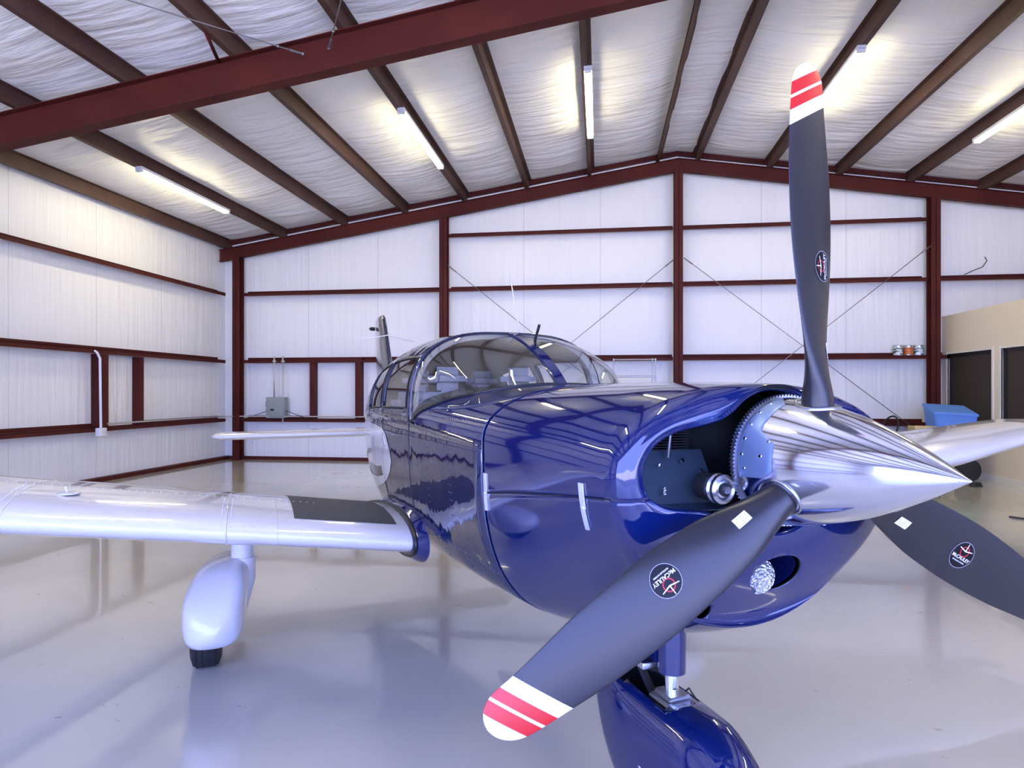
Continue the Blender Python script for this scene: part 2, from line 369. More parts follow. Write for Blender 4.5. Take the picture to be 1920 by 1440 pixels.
# ------------------------------------------------------------------ electrical
root=empty('electrical_panel',(-7.25,13.42,.96)); tag(root,'grey electrical panel box on the back wall beside the corner column','electrical panel')
box('panel_body',-.22,.22,-.0,.18,0,.47,M_egrey,root,.01); box('panel_door',-.19,.19,-.012,0,.03,.44,M_egrey,root,.004)
box('door_latch',-.10,-.02,-.03,-.012,.17,.21,M_black,root); box('side_switch',-.255,-.22,.04,.12,.26,.38,M_egrey,root,.01)
for x,l in ((-7.285,'left of the two grey conduits rising from the electrical panel'),(-7.08,'right of the two grey conduits rising from the electrical panel')):
    bm=bmesh.new(); sweep(bm,[(x,13.45,1.43 if x<-7.2 else .85),(x,13.45,2.36)],.017,10); bbox(bm,x-.03,x+.03,13.43,13.5,2.22,2.26)
    tag(from_bm('conduit',bm,M_conduit,None,True),l,'pipe','conduits of the electrical panel')
tag(tube('cable',[(-7.45,13.44,1.12),(-7.8,13.42,1.0),(-8.05,13.4,.93)],.008,M_wire),'thin dark cable drooping left from the electrical panel','cable')
tag(tube('cable',[(-7.0,13.44,1.13),(-6.7,13.42,1.03),(-6.5,13.4,.97)],.008,M_wire),'thin dark cable drooping right from the electrical panel','cable')
root=empty('wall_conduit',(XL+.25,9.72,.9)); tag(root,'white vertical pipe with junction box on the left wall window frame','pipe')
tube('pipe',[(0,0,.0),(0,-.02,1.22),(-.02,-.06,1.32),(-.08,-.08,1.36)],.02,M_pvc,root); box('junction_box',-.04,.05,-.08,.08,-.1,.04,M_pvc,root,.008)
tag(tube('long_conduit',[(XL+.22,9.9,1.0),(XL+.22,13.35,1.0),(-8.3,13.38,1.0),(-6.5,13.46,1.0),(-3.5,13.46,1.0)],.014,M_conduit),'grey conduit running along the lowest girt around the left corner','pipe')

# ------------------------------------------------------------------ paint cans
def can(x,label,c1,c2):
    root=empty('paint_can',(x,13.6,2.28))
    m=mat('can_label',c1,.45); 
    cr=colvar(m,c1,c2,9.,(1,1,3.),.45,.55)
    lathe_o('can_body',[(0,0),(0,.085),(.19,.085),(.19,.0)],(0,0,0),(0,0,1),M_tin,root,32)
    lathe_o('can_label',[(.012,.0855),(.012,.0865),(.155,.0865),(.155,.0855)],(0,0,0),(0,0,1),m,root,32)
    lathe_o('lid',[(.19,.078),(.197,.086),(.2,.08),(.195,.07),(.195,0)],(0,0,0),(0,0,1),M_tin,root,32)
    tag(root,label,'paint can','paint cans on the girt')
can(5.88,'paint can with a dark green and white label, left of three on the girt',(.75,.78,.74),(.02,.06,.04)); can(6.08,'orange paint can between the two white ones on the girt',(.62,.20,.06),(.5,.12,.04)); can(6.27,'paint can with a teal and white label, beside the office column',(.78,.8,.8),(.03,.2,.22))
bpy.data.objects['paint_can'].location.y=13.58
tag(tube('wall_wire',[(7.1,13.60,3.86),(7.25,13.59,3.93),(7.42,13.58,4.0),(7.5,13.58,4.12),(7.47,13.6,4.2)],.008,M_black),'short black wire sticking out of the wall above the office','wire')

# ------------------------------------------------------------------ office
OX=6.75
bm=bmesh.new()
zt=3.03; wins=[(12.07,13.50),(9.9,11.82),(7.6,9.6)]; zs,zh=.95,2.29
ys=[5.2]+[v for w in reversed(wins) for v in w]+[YB-.36]
bbox(bm,OX,OX+.12,5.2,YB-.02,zh,zt); bbox(bm,OX,OX+.12,5.2,YB-.02,0,zs)
prev=5.2
for a,b in sorted(wins): bbox(bm,OX,OX+.12,prev,a,zs,zh); prev=b
bbox(bm,OX,OX+.12,prev,YB-.02,zs,zh); bbox(bm,OX,XR,5.2,5.32,0,zt); bbox(bm,OX,XR,5.2,YB,zt,zt+.02)
o=from_bm('wall_office',bm,M_beige); struct(o,'beige office partition wall inside the hangar')
for i,(a,b) in enumerate(sorted(wins,reverse=True)):
    root=empty('window_%d'%(i+3),(OX,(a+b)/2,zs)); struct(root,'dark office window with pale frame')
    ox,oy,oz=root.location; w=(b-a)/2; h=zh-zs
    box('window_pane',.06,.07,-w,w,0,h,M_win,root)
    bm=bmesh.new(); f=.05
    for q in ((-w,-w+f,0,h),(w-f,w,0,h),(-w,w,0,f),(-w,w,h-f,h)): bbox(bm,.03,.06,q[0],q[1],q[2],q[3])
    from_bm('window_frame',bm,M_black,root)
    bm=bmesh.new(); g=.045
    for q in ((-w-g,-w,-g,h+g),(w,w+g,-g,h+g),(-w,w,-g,0),(-w,w,h,h+g*.6)): bbox(bm,-.015,.02,q[0],q[1],q[2],q[3])
    from_bm('window_trim',bm,M_trimw,root)
o=box('baseboard_office',OX-.02,OX,5.2,YB-.3,0,.11,M_trimw); struct(o)

# ------------------------------------------------------------------ green utility cart with blue bin
cx,cy=5.55,12.22
root=empty('utility_tractor',(cx,cy,0),.25); tag(root,'green garden tractor parked by the office wall behind the wing','tractor')
box('body_deck',-.40,.9,-.35,.35,.42,.80,M_green,root,.05); box('hood',-.95,-.38,-.28,.28,.45,.76,M_green,root,.08); box('rear_fender',.35,.90,-.48,.48,.5,.72,M_green,root,.06)
for x,y,r in ((.66,-.44,.20),(.66,.44,.20),(-.7,-.4,.2),(-.7,.4,.2)):
    lathe_o('wheel',[(-.1,0),(-.1,r*.6),(-.09,r*.9),(-.05,r),(.05,r),(.09,r*.9),(.1,r*.6),(.1,0)],(x,y,r),(0,1,0),M_rubber,root,32)
tube('steering_wheel',[(-.45+.19*math.sin(t*PI/12)*.3,.19*math.cos(t*PI/12),.93+.19*math.sin(t*PI/12)) for t in range(25)],.015,M_black,root,8)
root=empty('cardboard_box',(5.60,12.02,.803)); tag(root,'small tan cardboard box with a round hole on the green tractor','box')
box('box_body',-.18,.18,-.14,.14,0,.15,M_yellow,root,.006); lathe_o('hand_hole',[(0,0),(0,.03),(.004,.03),(.004,0)],(-.09,-.142,.08),(0,1,0),M_black,root,16)
root=empty('storage_bin',(6.16,12.25,.803),-.12); root.scale=(.92,.9,.95); tag(root,'blue plastic storage bin with a sloped lid on the tractor','bin')
bm=bmesh.new(); vs=[(-.30,-.26,0),(.32,-.26,0),(.32,.30,0),(-.30,.30,0),(-.35,-.3,.40),(.36,-.3,.36),(.36,.34,.50),(-.35,.34,.54)]
V=[bm.verts.new(v) for v in vs]
for f in ((0,1,2,3),(4,5,6,7),(0,1,5,4),(1,2,6,5),(2,3,7,6),(3,0,4,7)): bm.faces.new([V[i] for i in f])
bmesh.ops.bevel(bm,geom=list(bm.edges),offset=.02,segments=3,affect='EDGES'); from_bm('bin_body',bm,M_blue,root,True)
bm=bmesh.new(); vs=[(-.37,-.32,.37),(.38,-.32,.33),(.38,.36,.48),(-.37,.36,.52),(-.36,-.31,.42),(.37,-.31,.38),(.37,.35,.53),(-.36,.35,.57)]
V=[bm.verts.new(v) for v in vs]
for f in ((0,1,2,3),(4,5,6,7),(0,1,5,4),(1,2,6,5),(2,3,7,6),(3,0,4,7)): bm.faces.new([V[i] for i in f])
bmesh.ops.bevel(bm,geom=list(bm.edges),offset=.012,segments=2,affect='EDGES'); from_bm('bin_lid',bm,M_blue,root,True)
tag(tube('floor_hose',[(5.0,8.6,.012),(5.3,8.25,.012),(5.6,8.1,.012),(6.0,7.9,.012),(6.5,7.85,.012)],.012,M_wire),'thin dark hose lying on the floor at the right','hose')
bm=bmesh.new(); prism(bm,[(-.10,0),(.10,0),(.05,.07),(-.06,.06)],-.05,.05); 
o=from_bm('wheel_chock',bm,M_black); o.location=(6.1,11.35,0); o.rotation_euler=(0,0,.5); tag(o,'small black chock on the floor behind the spinner tip','chock')
# pipe rack behind the cabin
root=empty('pipe_rack',(1.05,12.9,0)); tag(root,'light metal pipe rack against the back wall behind the cowling','rack')
for x in (-.02,.04): tube('rack_post',[(x,0,0),(x,0,2.22)],.012,M_conduit,root,8)
for x in (-.78,): tube('rack_post',[(x,0,0),(x,0,2.22)],.012,M_conduit,root,8)
for z in (.6,1.86): tube('rack_rail',[(-.8,0,z),(.06,0,z)],.018,M_alu,root,8)
tube('rack_rail',[(-.8,0,2.2),(.06,0,2.2)],.01,M_conduit,root,8)

# ------------------------------------------------------------------ AIRPLANE
ORG=Vector((.52451,1.68407,0)); RZ=math.atan2(.86689675,-.49848774)
AP=empty('airplane',ORG,RZ); tag(AP,'small low-wing propeller airplane, navy blue with white wings, parked nose toward the viewer','airplane')
ST=[(.13,.475,1.33,1.572,.93,2.1,1.8,1.285),(.22,.49,1.335,1.576,.885,2.2,1.95,1.278),(.4,.51,1.345,1.580,.81,2.3,2.2,1.26),(.7,.53,1.36,1.582,.73,2.3,2.6,1.225),
(.95,.54,1.37,1.582,.69,2.3,2.9,1.19),(1.42,.552,1.385,1.582,.66,2.3,3.1,1.15),(2.02,.556,1.40,1.582,.63,2.35,3.3,1.10)]
CB=[(2.02,.556,1.40,1.867,.63,3.1,3.3,1.10),(2.5,.562,1.40,1.895,.62,2.9,3.4,1.10),(3.0,.556,1.40,1.88,.62,2.7,3.4,1.08),(3.5,.535,1.39,1.81,.65,2.5,3.2,1.05),(4.0,.475,1.36,1.68,.72,2.3,2.9,1.05),
(4.7,.345,1.31,1.50,.83,2.2,2.5,1.08),(5.5,.19,1.26,1.39,.95,2.1,2.2,1.1),(6.25,.07,1.2,1.27,1.06,2,2,1.12)]
def interp(T,a):
    if a<=T[0][0]: return T[0][1:]
    for i in range(len(T)-1):
        if a<=T[i+1][0]:
            h=T[i+1][0]-T[i][0]; t=(a-T[i][0])/h; out=[]
            for k in range(1,len(T[0])):
                def sl(j):
                    if j<=0 or j>=len(T)-1:
                        j0=max(0,min(j,len(T)-2)); return (T[j0+1][k]-T[j0][k])/(T[j0+1][0]-T[j0][0])
                    s0=(T[j][k]-T[j-1][k])/(T[j][0]-T[j-1][0]); s1=(T[j+1][k]-T[j][k])/(T[j+1][0]-T[j][0])
                    return 0 if s0*s1<=0 else 2*s0*s1/(s0+s1)
                m0,m1=sl(i)*h,sl(i+1)*h; p0,p1=T[i][k],T[i+1][k]
                out.append((2*t**3-3*t*t+1)*p0+(t**3-2*t*t+t)*m0+(-2*t**3+3*t*t)*p1+(t**3-t*t)*m1)
            return tuple(out)
    return T[-1][1:]
def side(T,a,z):
    w,zb,zt,zl,nt,nb,zs=interp(T,a)
    f,n=((z-zb)/(zt-zb),nt) if z>=zb else ((zb-z)/(zb-zl),nb)
    return w*max(0,1-min(1,f)**n)**(1/n)
UANG=[90-54*i/14 for i in range(15)]+[36-33*i/9 for i in range(1,10)]+[0]   # top .. belt
def half(P,grow=0.):
    """points from top centre, near (+r) side, to bottom centre; rows fixed"""
    w,zb,zt,zl,nt,nb,zs=P; pts=[]
    for d in UANG:
        t=math.radians(d); pts.append((w*max(0,math.cos(t))**(2/nt),zb+(zt-zb)*math.sin(t)**(2/nt)))
    ts=math.asin(max(.01,(zb-zs)/(zb-zl))**(nb/2))
    for i in range(1,9):
        t=ts*i/8; pts.append((w*max(0,math.cos(t))**(2/nb),zb-(zb-zl)*math.sin(t)**(2/nb)))
    for i in range(1,21):
        t=ts+(PI/2-ts)*i/20; c_=max(0,math.cos(t)); pts.append((w*(c_**(2/nb) if i<20 else 0),zb-(zb-zl)*math.sin(t)**(2/nb)))
    return pts
NU=len(UANG); NS=NU+8; NT=NS+20   # belt index NU-1, seam index NS-1, bottom NT-1
def grid_mesh(name,rows,mats,parent,mi=None,skip=None,solid=0.,inner=None,smooth=True,sharp=180,mirror=True):
    """rows: list over stations of half-profiles [(a,r,z)...]"""
    vs=[];fs=[];ms=[]; n=len(rows[0])
    for sgn in ((1,-1) if mirror else (1,)):
        b=len(vs)
        for R in rows:
            for p in R: vs.append((p[0],p[1]*sgn,p[2]))
        for i in range(len(rows)-1):
            for k in range(n-1):
                if skip and skip(i,k,sgn): continue
                f=[b+i*n+k,b+i*n+k+1,b+(i+1)*n+k+1,b+(i+1)*n+k]
                fs.append(f if sgn>0 else f[::-1]); ms.append(mi(i,k,sgn) if mi else 0)
    return mesh(name,vs,fs,mats,parent,smooth,ms,sharp=sharp)
# ---- cowling
OPEN=[(0,1.553),(.05,1.547),(.10,1.525),(.135,1.497),(.175,1.475),(.24,1.460),(.31,1.446),(.37,1.415),(.402,1.365),(.402,1.32),(.385,1.285),(.34,1.262),(.27,1.25),(.21,1.240),(.165,1.225),(.12,1.200),(.06,1.178),(0,1.172)]
def cr_resample(P,n):
    Q=[]
    PP=[(-P[1][0],P[1][1])]+P+[(-P[-2][0],P[-2][1])]
    if P[0][0]>.01: PP[0]=P[0]
    if P[-1][0]>.01: PP[-1]=P[-1]
    for i in range(1,len(PP)-2):
        for s in range(12):
            t=s/12; q=[]
            for k in (0,1):
                a,b,c_,d=PP[i-1][k],PP[i][k],PP[i+1][k],PP[i+2][k]
                q.append(.5*((2*b)+(-a+c_)*t+(2*a-5*b+4*c_-d)*t*t+(-a+3*b-3*c_+d)*t**3))
            Q.append(q)
    Q.append(list(P[-1])); Ls=[0]
    for i in range(1,len(Q)): Ls.append(Ls[-1]+math.dist(Q[i],Q[i-1]))
    out=[]
    for j in range(n):
        s=Ls[-1]*j/(n-1); i=1
        while i<len(Ls)-1 and Ls[i]<s: i+=1
        t=(s-Ls[i-1])/max(1e-9,Ls[i]-Ls[i-1]); out.append(tuple(Q[i-1][k]+(Q[i][k]-Q[i-1][k])*t for k in (0,1)))
    return out
iS=OPEN.index((.385,1.285))
NR_T,NR_B=64,44
def densify(H):   # half profile -> uniform rows: top..seam NR_T, seam..bottom NR_B
    a=H[:NS]; b=H[NS-1:]
    def rs(P,n):
        Ls=[0]
        for i in range(1,len(P)): Ls.append(Ls[-1]+math.dist(P[i],P[i-1]))
        out=[]
        for j in range(n):
            s=Ls[-1]*j/(n-1); i=1
            while i<len(Ls)-1 and Ls[i]<s: i+=1
            t=(s-Ls[i-1])/max(1e-9,Ls[i]-Ls[i-1]); out.append(tuple(P[i-1][k]+(P[i][k]-P[i-1][k])*t for k in (0,1)))
        return out
    return rs(a,NR_T)+rs(b,NR_B)[1:]
_UA=UANG
def halfD(P):
    global UANG,NU,NS,NT
    w,zb,zt,zl,nt,nb,zs=P; pts=[]
    for i in range(121):
        t=PI/2*(1-i/120); pts.append((w*max(0,math.cos(t))**(2/nt) if i else 0,zb+(zt-zb)*math.sin(t)**(2/nt)))
    ts=math.asin(max(.01,(zb-zs)/(zb-zl))**(nb/2))
    up=pts+[(w*max(0,math.cos(ts*i/30))**(2/nb),zb-(zb-zl)*math.sin(ts*i/30)**(2/nb)) for i in range(1,31)]
    lo=[up[-1]]+[(w*(max(0,math.cos(ts+(PI/2-ts)*i/90))**(2/nb) if i<90 else 0),zb-(zb-zl)*math.sin(ts+(PI/2-ts)*i/90)**(2/nb)) for i in range(1,91)]
    def rs(P,n):
        Ls=[0]
        for i in range(1,len(P)): Ls.append(Ls[-1]+math.dist(P[i],P[i-1]))
        out=[]; i=1
        for j in range(n):
            s=Ls[-1]*j/(n-1)
            while i<len(Ls)-1 and Ls[i]<s: i+=1
            t=(s-Ls[i-1])/max(1e-9,Ls[i]-Ls[i-1]); out.append(tuple(P[i-1][k]+(P[i][k]-P[i-1][k])*t for k in (0,1)))
        return out
    return rs(up,NR_T)+rs(lo,NR_B)[1:]
rows=[]
for i in range(34):
    a=.95-(.95-.20)*i/33
    rows.append([(a,r,z) for r,z in halfD(interp(ST,a))])
base=halfD(interp(ST,.16)); opn=cr_resample(OPEN[:iS+1],NR_T)+cr_resample(OPEN[iS:],NR_B)[1:]
def nose_a(r,z):  # nose face leans: chin further aft
    return .112+.10*max(0,(1.20-z)/.27)**1.6+.02*(abs(r)/.47)**2
full=halfD(interp(ST,.20))
# rounding of the outer corner then the face running in to the opening lip
RC=.055
for i in range(1,9):
    t=i/8*PI/2; R=[]
    for (r,z),(ro,zo) in zip(full,opn):
        dx,dz=ro-r,zo-z; dl=math.hypot(dx,dz) or 1; q=min(RC,dl*.45)
        nr,nz=r+dx/dl*q*(1-math.cos(t)),z+dz/dl*q*(1-math.cos(t))
        af=nose_a(nr,nz); R.append((af+(.20-af)*(1-math.sin(t)),nr,nz))
    rows.append(R)
last=rows[-1]
for i in range(1,15):
    t=i/14; R=[]
    for (a0,r,z),(ro,zo) in zip(last,opn):
        dx,dz=ro-r,zo-z; dl=math.hypot(dx,dz) or 1; e=max(0,dl-.012)/dl*t
        nr,nz=r+dx*e,z+dz*e; R.append((nose_a(nr,nz)-.006*math.sin(PI*t),nr,nz))
    rows.append(R)
last=rows[-1]
for i in range(1,7):
    t=i/6*PI/2; R=[]
    for (a0,r,z),(ro,zo) in zip(last,opn):
        R.append((a0+.018*(1-math.cos(t)),r+(ro-r)*math.sin(t),z+(zo-z)*math.sin(t)))
    rows.append(R)
last=rows[-1]
for dd in (.02,.05): rows.append([(a+dd,r,z) for a,r,z in last])
M_gap=M_black
up=[R[:NR_T] for R in rows]; lo=[R[NR_T-1:] for R in rows]
upper=grid_mesh('upper_cowling',up,[M_navy,M_dark],AP); lower=grid_mesh('lower_cowling',lo,[M_navy,M_dark],AP)
for o,off in ((upper,0),(lower,0)):
    md=o.modifiers.new('s','SOLIDIFY'); md.thickness=.006; md.offset=-1; md.material_offset=1; md.use_rim=True
def cutter(center,axes,length,sq=2.0,seg=40):
    """elliptic/superelliptic cylinder along a"""
    bm=bmesh.new(); A=[];B=[]; rot=axes[2]
    for k in range(seg):
        t=2*PI*k/seg; c_,s_=math.cos(t),math.sin(t)
        x=axes[0]*math.copysign(abs(c_)**(2/sq),c_); y=axes[1]*math.copysign(abs(s_)**(2/sq),s_)
        x,y=x*math.cos(rot)-y*math.sin(rot),x*math.sin(rot)+y*math.cos(rot)
        A.append(bm.verts.new((center[0]-length/2,center[1]+x,center[2]+y))); B.append(bm.verts.new((center[0]+length/2,center[1]+x,center[2]+y)))
    bm.faces.new(A); bm.faces.new(B[::-1])
    for k in range(seg): bm.faces.new([A[k],B[k],B[(k+1)%seg],A[(k+1)%seg]])
    return from_bm('cut',bm,M_dark)
LLC=(.17,-.03,1.052)
cuts=[cutter(LLC,(.085,.052,-.08),.22,2.2)]
cuts.append(cutter((.20,.178,.962),(.034,.024,.6),.16,2.0))
for c_ in cuts:
    c_.parent=AP
    md=lower.modifiers.new('b','BOOLEAN'); md.operation='DIFFERENCE'; md.solver='EXACT'; md.object=c_
bake(lower); bake(upper)
for c_ in cuts: bpy.data.objects.remove(c_)
for o in (lower,upper):
    for p in o.data.polygons: p.use_smooth=True
upper['label']='navy upper cowling half'; lower['label']='navy lower cowling half with landing light opening'
# landing light recess (tube wall) + lens
def ring_pts(c,ax,a,seg=40,sq=2.2):
    out=[]
    for k in range(seg):
        t=2*PI*k/seg; c_,s_=math.cos(t),math.sin(t); x=ax[0]*math.copysign(abs(c_)**(2/sq),c_); y=ax[1]*math.copysign(abs(s_)**(2/sq),s_)
        x,y=x*math.cos(ax[2])-y*math.sin(ax[2]),x*math.sin(ax[2])+y*math.cos(ax[2]); out.append((a,c[1]+x,c[2]+y))
    return out
vs=[];fs=[]
rr=[ring_pts(LLC,(.0855,.0525,-.08),.155),ring_pts(LLC,(.084,.051,-.08),.20),ring_pts(LLC,(.08,.048,-.08),.27)]
for R in rr: vs+=R
for i in range(2):
    for k in range(40): fs.append([i*40+k,i*40+(k+1)%40,(i+1)*40+(k+1)%40,(i+1)*40+k])
fs.append(list(range(80,120)))
M_nav2=mat('navy_recess',(.004,.008,.06),.3,.2,.6)
rec=None
# trim the recess so it starts at the cowl face
vs=[(max(v[0],nose_a(v[1],v[2])+.012) if i<40 else v[0],v[1],v[2]) for i,v in enumerate(vs)]
rec=mesh('light_recess',vs,fs,M_nav2,AP,sharp=60)
M_lens=mat('faceted_lens',(.75,.8,.92),.12,.75,.5)
vo=N(M_lens,'ShaderNodeTexVoronoi'); vo.inputs['Scale'].default_value=130
tc=N(M_lens,'ShaderNodeTexCoord'); L(M_lens,tc.outputs['Object'],vo.inputs['Vector']); bp=N(M_lens,'ShaderNodeBump'); bp.inputs['Distance'].default_value=.01; bp.inputs['Strength'].default_value=1.
L(M_lens,vo.outputs['Distance'],bp.inputs['Height']); L(M_lens,bp.outputs[0],bsdf(M_lens).inputs['Normal'])
bm=bmesh.new(); lathe(bm,[(.0,.0),(.002,.02),(.006,.035),(.014,.047),(.03,.05),(.05,.05)],(0,0,0),(1,0,0),40)
ll=from_bm('landing_light',bm,M_lens,AP,True); ll.location=(.168,.012,1.048); ll.rotation_euler=(0,.25,-.35); ll.scale=(1.1,1.15,1.12)
ll['label']='clear faceted landing light lens'
# rings around the cowl exhaust opening etc.
# engine bay contents seen through the inlets
vs=[];fs=[]
bay=[(r*.93,1.33+(z-1.33)*.90) for r,z in halfD(interp(ST,.25))]
bm=bmesh.new()
sec=[(r*.95,1.2+(z-1.2)*.95) for r,z in halfD(interp(ST,.44))]; full_=sec+[(-r,z) for r,z in reversed(sec[1:-1])]
A=[bm.verts.new((.44,r,z)) for r,z in full_]; bm.faces.new(A)
# cylinder fins
for k in range(14): bbox(bm,.30,.42,.14+.001,.34,1.385+.0075*k,1.388+.0075*k); bbox(bm,.30,.42,-.34,-.14,1.385+.0075*k,1.388+.0075*k)
eng=from_bm('engine_block',bm,M_dark,AP)
bm=bmesh.new()
for s in (1,-1):
    y0,y1=sorted((.10*s,.43*s))
    A=[bm.verts.new(p) for p in ((.22,y0,1.245),(.22,y1,1.255),(.30,y1,1.385),(.30,y0,1.385))]; bm.faces.new(A)
    B=[bm.verts.new(p) for p in ((.17,y0,1.235),(.17,y1,1.245),(.22,y1,1.255),(.22,y0,1.245))]; bm.faces.new(B)
bf=from_bm('engine_baffle',bm,M_baffle,AP); md=bf.modifiers.new('s','SOLIDIFY'); md.thickness=.003
for i,(y,z) in enumerate(((.36,1.345),(.27,1.35),(.19,1.36),(.28,1.29),(.285,1.28),(.14,1.33))):
    lathe_o('baffle_screw',[(0,.006),(-.004,.005),(-.005,0)],(.215+(z-1.255)*.6-.012,y,z),(1,0,0),M_chrome,AP,12)
tube('engine_tube',[(.27,.235,1.37),(.25,.24,1.45)],.006,M_alu,AP,8)
root=lathe_o('alternator_pulley',[(0,.0),(0,.012),(.0,.013),(.004,.022),(-.004,.030),(.002,.038),(.010,.040),(.016,.034),(.022,.040),(.03,.040),(.03,0)],(.115,.172,1.298),(1,0,0),M_alu,AP,40)
lathe_o('pulley_nut',[(-.012,0),(-.012,.010),(0,.012)],(.113,.172,1.298),(1,0,0),M_alu,root,6)
lathe_o('pulley_washer',[(-.003,0),(-.003,.018),(0,.018)],(.113,.172,1.298),(1,0,0),M_black,root,24)
root=lathe_o('alternator_body',[(0,.0),(0,.03),(.005,.036),(.05,.036),(.05,0)],(.15,.172,1.298),(1,0,0),M_dark,AP,24)
lathe_o('engine_fitting',[(0,0),(0,.012),(-.006,.012),(-.006,.024),(.02,.026),(.05,.026)],(.12,.02,1.175+.012),(1,0,0),M_alu,AP,24)

# ---- propeller frame
PO=Vector((-.0277,-.002,1.372)); fw=Vector((-.99741,.06975,.01745)); 
PF_z=(Vector((0,0,1))-fw*fw.z).normalized()
def pf(psi,rho):  pass
bx0=PF_z.cross(fw)*-1  # tangential LE direction at psi=0 should be +r
bx0=fw.cross(PF_z); bx0=bx0 if bx0.y>0 else -bx0
# spinner
LS,RB=.475,.166
def spr(t,K=.80):   # t: distance from tip
    x=min(1,t/LS); return RB*(2*x-K*x*x)/(2-K)
prof=[(0,0)]+[(LS*(i/40)**1.35,max(.003,spr(LS*(i/40)**1.35))) for i in range(1,41)]
prof[1]=(prof[1][0],prof[1][1]); tip=PO+fw*.377
prof+= [(LS+.003,RB-.004),(LS+.003,.05)]
spn=lathe_o('spinner',prof,tip,-fw,M_spin,AP,96,60); spn['label']='polished metal propeller spinner'
lathe_o('tip_screw',[(0,.004),(.004,.0)],tip-fw*.02+Vector((0,.009,0)),fw,M_alu,spn,10)
def sp_pt(t,ang,off=0.):
    """point on spinner at distance t from tip, angle from up toward LE side (+r)"""
    r=spr(t)+off; return tip-fw*t+(PF_z*math.cos(ang)+bx0*math.sin(ang))*r
# bulkhead plates between the blades with screws, and ring gear
def plate(a0,a1):
    vs=[];fs=[];n=40;mm=14
    for i in range(n+1):
        u=i/n; ang=math.radians(a0+(a1-a0)*u); x=abs(2*u-1)
        q_=max(0,min(1,(u-.50)/.16)); w=.050+.052*q_*q_*(3-2*q_)
        if u<.12: w=.012+.038*(u/.12)
        if u>.93: w=w-.03*((u-.93)/.07)
        for j in range(mm+1): vs.append(sp_pt(LS-w*j/mm,ang,.0022 if 0<j<mm and 0<i<n else .0006))
    for i in range(n):
        for j in range(mm): q=i*(mm+1)+j; fs.append([q,q+1,q+mm+2,q+mm+1])
    p=mesh('spinner_plate',vs,fs,M_plate,spn,sharp=40)
    return p
for c0 in (60,180,300):
    plate(c0-48,c0+42)
    for k,(da,t) in enumerate(((-34,.012),(-20,.012),(-6,.012),(8,.012),(22,.012),(34,.02),(22,.07),(8,.085))):
        p=sp_pt(LS-t,math.radians(c0+da),.001); d=(p-(tip-fw*(LS-t))).normalized()
        lathe_o('screw',[(0,.0048),(.003,.004),(.0035,0)],p,d,M_chrome,spn,10)
bm=bmesh.new(); bc=tip-fw*(LS+.012)
a_,b_=PF_z,bx0; nt=110; A=[];B=[]
for k in range(nt*2):
    t=2*PI*k/(nt*2); r=.1745 if k%2 else .168
    d=a_*math.cos(t)+b_*math.sin(t); A.append(bm.verts.new(bc+d*r)); B.append(bm.verts.new(bc-fw*.016+d*r))
bm.faces.new(A); bm.faces.new(B[::-1])
for k in range(nt*2): bm.faces.new([A[k],B[k],B[(k+1)%(nt*2)],A[(k+1)%(nt*2)]])
from_bm('ring_gear',bm,M_alu,AP)
# blades
def lerpT(T,x):
    if x<=T[0][0]: return T[0][1]
    for i in range(len(T)-1):
        if x<=T[i+1][0]:
            t=(x-T[i][0])/(T[i+1][0]-T[i][0]); 
            def sl(j):
                if j<=0 or j>=len(T)-1: j0=max(0,min(j,len(T)-2)); return (T[j0+1][1]-T[j0][1])/(T[j0+1][0]-T[j0][0])
                s0=(T[j][1]-T[j-1][1])/(T[j][0]-T[j-1][0]); s1=(T[j+1][1]-T[j][1])/(T[j+1][0]-T[j][0]); return 0 if s0*s1<=0 else 2*s0*s1/(s0+s1)
            h=T[i+1][0]-T[i][0]; m0,m1=sl(i)*h,sl(i+1)*h
            return (2*t**3-3*t*t+1)*T[i][1]+(t**3-2*t*t+t)*m0+(-2*t**3+3*t*t)*T[i+1][1]+(t**3-t*t)*m1
    return T[-1][1]
CH=[(.10,.085),(.16,.088),(.22,.106),(.30,.138),(.42,.166),(.55,.177),(.70,.166),(.85,.135),(.93,.118),(1.0,.105)]
SW=[(.10,0),(.25,0),(.4,-.006),(.6,-.009),(.8,-.012),(.9,-.015),(1.0,-.026)]
BE=[(.10,46),(.16,42),(.25,32),(.35,25),(.5,18.5),(.75,12.5),(1.0,9)]
TH=[(.10,.080),(.16,.074),(.22,.055),(.30,.036),(.42,.025),(.55,.020),(.75,.014),(1.0,.008)]
def blade_pt(rho,x,side_,off=0.):
    """x: chord coordinate in metres, + toward the leading edge; side_ +1 front, -1 back"""
    ch=lerpT(CH,rho); 
    RT=1.0
    if rho>.93: ch*=math.sqrt(max(.0,1-((rho-.93)/.0701)**2.5))
    be=math.radians(lerpT(BE,rho)); th=lerpT(TH,rho)
    u=max(-1,min(1,x/(ch/2) if ch>1e-5 else 0)); bl_=min(1,max(0,(rho-.16)/.2))
    h=.5*th*math.sqrt(max(0,1-u*u)); h2=h*(1-bl_)+bl_*.5*th*max(0,1-u*u)**.75*(1.15 if side_>0 else .75)
    n=(-math.sin(be),math.cos(be)); d=(math.cos(be),math.sin(be))
    y=side_*h2+off; x=x+lerpT(SW,rho)
    return Vector((d[0]*x+n[0]*y, d[1]*x+n[1]*y, rho))
M_blade=mat('blade_paint',(.013,.013,.018),.33,0,.0,.75)
tcB=N(M_blade,'ShaderNodeTexCoord'); sB=N(M_blade,'ShaderNodeSeparateXYZ'); L(M_blade,tcB.outputs['Object'],sB.inputs[0])
mB=N(M_blade,'ShaderNodeMath',operation='MULTIPLY_ADD'); mB.inputs[1].default_value=.50; L(M_blade,sB.outputs[0],mB.inputs[0]); L(M_blade,sB.outputs[2],mB.inputs[2])
